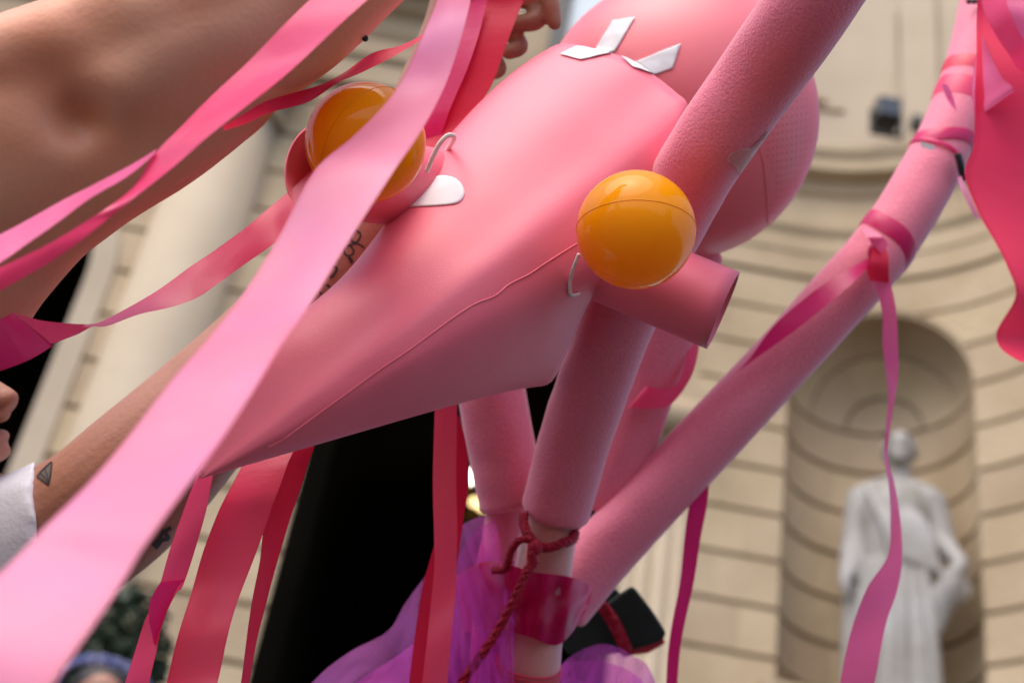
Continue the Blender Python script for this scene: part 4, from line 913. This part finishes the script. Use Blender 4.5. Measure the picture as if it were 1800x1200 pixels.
ribbon('ribbon', [(745, 58), (730, 68), (700, 82), (665, 90), (640, 102), (600, 130), (560, 150), (500, 168), (460, 182), (420, 205), (392, 222)], [(748, 64), (728, 78), (700, 96), (660, 116), (630, 130), (590, 148), (545, 178), (500, 192), (470, 200), (430, 218), (395, 230)],
       [0.99, 0.95, 0.89, 0.82], [0.008, 0.012, 0.014], 'satin_red', 'narrow red ribbon running behind the wide pale ribbon to the bare arm', wave=0.002, freq=2.5)
ribbon('ribbon', [(838, -10), (822, 30), (800, 85), (775, 150), (748, 222), (735, 262)], [(925, -10), (905, 40), (885, 95), (862, 155), (825, 205), (790, 262)], [1.15, 1.13, 1.11], 0.006, 'satin_red', 'crimson ribbon held by the hand, hanging behind the left eye', wave=0.002, freq=1.5)
ribbon('ribbon', [(818, 5), (800, 60), (778, 125), (752, 190), (738, 240)], [(858, -5), (842, 60), (820, 125), (792, 190), (772, 250)], [1.145, 1.125, 1.115], 0.004, 'satin_mag', 'dark magenta ribbon edge hanging beside the crimson ribbon', wave=0.001, freq=1.0)
ribbon('ribbon', [(560, 285), (512, 332), (470, 368), (430, 402), (370, 445), (335, 468), (280, 508), (230, 538), (180, 564), (160, 569), (120, 569), (80, 564), (45, 555), (22, 548)],
       [(580, 335), (520, 400), (480, 430), (425, 468), (385, 497), (345, 524), (300, 540), (245, 552), (190, 572), (163, 574), (135, 588), (108, 598), (92, 604), (80, 604)],
       [1.0, 0.97, 0.95, 0.93, 0.90], [0.018, 0.02, 0.022, 0.002, -0.018], 'satin_hot', 'hot pink ribbon stretched behind the pale ribbon across the column', wave=0.002, freq=3, n=90)
ribbon('ribbon', [(22, 549), (10, 556), (-20, 570), (-60, 590)], [(92, 608), (60, 628), (20, 645), (-50, 668)], [0.90, 0.885, 0.87], -0.02, 'satin_mag', 'dark magenta folded ribbon end above the face at the left edge', wave=0.0012, freq=1)
# ribbons hanging below the snout
nar = ribbon('ribbon', [(352, 812), (343, 840), (320, 905), (298, 970), (282, 1025), (268, 1060), (250, 1100), (235, 1150), (219, 1205), (210, 1240)], [(380, 812), (375, 830), (365, 890), (345, 960), (322, 1028), (308, 1045), (285, 1095), (274, 1150), (262, 1205), (255, 1240)],
       [1.0, 0.99, 0.98], [0.012, 0.014, -0.008, 0.016, 0.012], 'satin_hot', 'leftmost narrow pink ribbon hanging under the snout tip', wave=0.002, freq=2)
ribbon('fold', [(283, 1022), (272, 1038), (262, 1062), (262, 1085), (270, 1130)], [(326, 1018), (312, 1032), (298, 1062), (285, 1100), (272, 1134)], [0.982, 0.978, 0.978], -0.012, 'satin_mag', None, wave=0.0005, freq=1, n=24, parent=nar)
ribbon('ribbon', [(440, 785), (425, 820), (404, 860), (383, 902), (353, 980), (332, 1053), (310, 1130), (290, 1205), (280, 1240)], [(525, 775), (508, 810), (494, 850), (478, 890), (450, 970), (418, 1055), (398, 1130), (380, 1205), (372, 1240)],
       [1.02, 1.0, 0.99, 0.97], [0.012, 0.02, 0.016, 0.02], 'satin_coral', 'wide coral pink ribbon hanging below the snout', wave=0.004, freq=2.2, ph=1.0)
ribbon('ribbon', [(505, 780), (492, 820), (477, 880), (464, 930), (457, 987), (444, 1053), (432, 1130), (422, 1205), (416, 1240)], [(558, 770), (545, 805), (528, 860), (510, 912), (484, 1000), (468, 1060), (450, 1130), (437, 1205), (430, 1240)],
       [1.035, 1.02, 1.0], -0.012, 'satin_red', 'narrow crimson ribbon hanging beside the wide coral ribbon', wave=0.002, freq=1.6)
ribbon('ribbon', [(765, 690), (763, 760), (761, 850), (763, 940), (763, 1000), (756, 1070), (750, 1130), (741, 1205), (736, 1240)], [(804, 690), (803, 760), (802, 850), (804, 930), (802, 1000), (800, 1050), (794, 1110), (786, 1205), (783, 1240)],
       [1.12, 1.11, 1.10], [0.004, 0.006, 0.012, 0.02, 0.012], 'satin_coral', 'coral ribbon hanging straight down in front of the purple tulle', wave=0.0025, freq=2.2, ph=0.5)
ribbon('ribbon', [(800, 720), (795, 780), (782, 860), (770, 930), (755, 985), (742, 1035), (730, 1110), (718, 1205), (712, 1240)], [(808, 735), (821, 790), (824, 850), (815, 910), (803, 990), (790, 1040), (778, 1110), (765, 1205), (760, 1240)],
       [1.14, 1.13, 1.12], [0.0, 0.006, 0.012], 'satin_red', 'crimson ribbon doubled behind the coral ribbon over the tulle', wave=0.002, freq=2)
# ribbons tied on the long noodle
def band(name, P, rad, t, width, m, parent, tiltv=0.0, lift=0.0006, label=None, n=48):
    i = int(t * (len(P) - 1)); fr = frames(P)[i]; V = []; Fc = []
    for j in range(n + 1):
        a = 2 * PI * j / n; nn = fr[1] * math.cos(a) + fr[2] * math.sin(a)
        sl = tiltv * math.sin(a + 0.6) + 0.0015 * math.sin(3 * a)
        for k in (-1, -0.5, 0, 0.5, 1): V.append(P[i] + nn * (rad[i] + lift + 0.0006 * (1 - k * k)) + fr[0] * (width * k / 2 + sl))
    for j in range(n):
        for k in range(4): q = j * 5 + k; Fc.append((q, q + 1, q + 6, q + 5))
    o = obj(name, V, Fc, m, parent); set_uv(o, 5, n + 1); return o
kn = empty('tied_ribbon', PD[52]); tag(kn, 'magenta ribbon tied in a knot around the long noodle, ends hanging past the niche', 'ribbon', 'pink satin ribbons')
def near_i(P, px, py):
    best = min(range(len(P)), key=lambda i: (P[i] - at(px, py, 1.36)).length); return best / (len(P) - 1)
band('band', PD, RD, near_i(PD, 1558, 428), 0.017, 'satin_mag', kn, 0.006)
d = sphere_data(at(1541, 444, 1.318), (0.0085, 0.006, 0.012), 14, 10); obj('knot', d[0], d[1], 'satin_mag', kn)
ribbon('loop', [(1514, 398), (1520, 412), (1530, 424), (1536, 446)], [(1530, 402), (1546, 412), (1560, 428), (1546, 450)], [1.322, 1.305, 1.31], 0.006, 'satin_orchid', None, parent=kn, n=16)
ribbon('loop', [(1534, 432), (1530, 452), (1524, 474), (1530, 494)], [(1556, 434), (1562, 452), (1562, 476), (1563, 497)], [1.312, 1.30, 1.302], -0.006, 'satin_red', None, parent=kn, n=16)
ribbon('tail', [(1532, 452), (1500, 468), (1465, 488), (1420, 520), (1360, 572), (1318, 630), (1284, 664)], [(1534, 462), (1512, 484), (1490, 505), (1450, 538), (1395, 582), (1338, 624), (1287, 660)],
       [1.315, 1.295, 1.285, 1.29, 1.305], [0.004, 0.012, 0.004], 'satin_mag', None, parent=kn, wave=0.001, freq=1.5)
ribbon('tail', [(1530, 478), (1544, 515), (1550, 555), (1551, 600), (1557, 645), (1561, 700), (1556, 755), (1553, 800), (1562, 850), (1566, 910), (1561, 975), (1525, 1028), (1506, 1080), (1490, 1135), (1474, 1205), (1465, 1250)],
       [(1562, 478), (1570, 515), (1575, 555), (1579, 610), (1580, 655), (1571, 710), (1563, 758), (1560, 800), (1573, 850), (1583, 910), (1585, 975), (1577, 1035), (1562, 1085), (1548, 1140), (1535, 1205), (1528, 1250)],
       [1.305, 1.31, 1.315, 1.31, 1.30, 1.29], [0.002, 0.012, 0.014, -0.008, -0.002, 0.016, 0.016], 'satin_orchid', None, parent=kn, wave=0.002, freq=4, n=110)
ribbon('ribbon', [(1222, 860), (1212, 885), (1203, 940), (1195, 1020), (1182, 1090), (1174, 1150), (1170, 1205), (1168, 1240)], [(1248, 845), (1243, 885), (1232, 940), (1220, 1020), (1203, 1100), (1195, 1150), (1190, 1205), (1189, 1240)],
       [1.33, 1.325, 1.32], 0.006, 'satin_mag', 'magenta ribbon hanging below the long noodle beside the black felt bow', wave=0.0015, freq=2)
ribbon('ribbon', [(1102, 718), (1110, 716), (1150, 718), (1182, 708), (1212, 668), (1225, 630), (1232, 585)], [(1134, 680), (1140, 680), (1165, 683), (1188, 676), (1202, 645), (1208, 615), (1212, 570)],
       [1.305, 1.30, 1.305, 1.32, 1.335], [0.0, 0.004, 0.004], 'satin_hot', 'short hot pink ribbon wrapped around the hindmost noodle below the right eye', wave=0.0008, freq=1)
# upper bands on the long noodle
bn = empty('noodle_wrap', PD[80]); tag(bn, 'hot pink vinyl strips wound around the top of the long noodle', 'ribbon')
band('strip', PD, RD, near_i(PD, 1704, 105), 0.024, 'satin_hot', bn, 0.004); band('strip', PD, RD, near_i(PD, 1722, 35), 0.016, 'satin_coral', bn, 0.003); band('strip', PD, RD, near_i(PD, 1672, 215), 0.014, 'satin_mag', bn, -0.012)
ribbon('end', [(1655, 150), (1660, 165), (1668, 180), (1680, 196)], [(1658, 148), (1666, 150), (1676, 172), (1682, 197)], [1.36, 1.35, 1.355], 0.01, 'satin_orchid', None, parent=bn, n=16)
mb = MB(); c = at(1712, 2, 1.43)
for i in range(3): mb.add(sphere_data(at(1703 + i * 9, 3, 1.435), 0.003, 10, 8))
mb.build('bead', 'black_metal', bn)
brc = empty('bracelet', PD[70]); tag(brc, 'thin magenta bracelet with a clasp on the long noodle below the pink strips', 'bracelet')
band('strap', PD, RD, near_i(PD, 1652, 268), 0.0045, 'satin_mag', brc, 0.004, 0.0012)
mb = MB(); d = curvetube([at(1683, 270, 1.345), at(1688, 288, 1.345), at(1692, 305, 1.348), at(1698, 315, 1.35)], 0.0035, 16); obj('clasp', d[0], d[1], 'black_metal', brc)
ribbon('plate', [(1618, 249), (1630, 252), (1642, 256)], [(1618, 258), (1630, 262), (1642, 265)], [1.343, 1.341, 1.34], 0, 'white_tape', None, parent=brc, n=8)
ribbon('tail', [(1683, 312), (1688, 330), (1700, 355), (1715, 385)], [(1690, 310), (1698, 328), (1710, 352), (1722, 385)], [1.34, 1.33, 1.32], 0.003, 'satin_pale', None, parent=brc, n=16)
# satin scarf bundle at the right edge
sc = empty('satin_scarf', at(1790, 400, 0.8)); tag(sc, 'bundle of hot pink satin scarves hanging at the right edge', 'scarf')
ribbon('scarf', [(1727, -60), (1722, 20), (1715, 90), (1709, 150), (1712, 205), (1712, 260), (1700, 305), (1722, 370), (1750, 425), (1768, 470), (1782, 520), (1757, 580), (1762, 614), (1790, 634)], [(2000, -60), (1995, 20), (1990, 90), (1990, 160), (1985, 220), (1980, 300), (1975, 380), (1970, 440), (1965, 500), (1960, 560), (1950, 590), (1945, 610), (1940, 625), (1930, 640)],
       [0.84, 0.80, 0.77, 0.76], [0.0, -0.01, -0.015], 'satin_scarf', None, parent=sc, wave=0.004, freq=2.6, n=90, cross=24)
ribbon('fold', [(1727, 60), (1716, 100), (1709, 150), (1711, 190), (1714, 210)], [(1729, 60), (1742, 100), (1760, 135), (1776, 150), (1784, 160)], [0.825, 0.805, 0.795], 0.02, 'satin_orchid', None, parent=sc, wave=0.001, freq=1, n=30)
ribbon('fold', [(1726, -30), (1732, 30), (1752, 70), (1778, 105), (1815, 140)], [(1790, -40), (1790, -10), (1800, 30), (1815, 60), (1840, 90)], [0.80, 0.79, 0.785], 0.02, 'satin_hot', None, parent=sc, wave=0.003, freq=1.5, n=30)
ribbon('fold', [(1772, -20), (1772, 10), (1783, 40), (1795, 65), (1803, 80)], [(1830, -20), (1835, 10), (1835, 40), (1835, 70), (1835, 90)], [0.77, 0.765, 0.765], 0.014, 'satin_orchid', None, parent=sc, wave=0.002, freq=1, n=30)
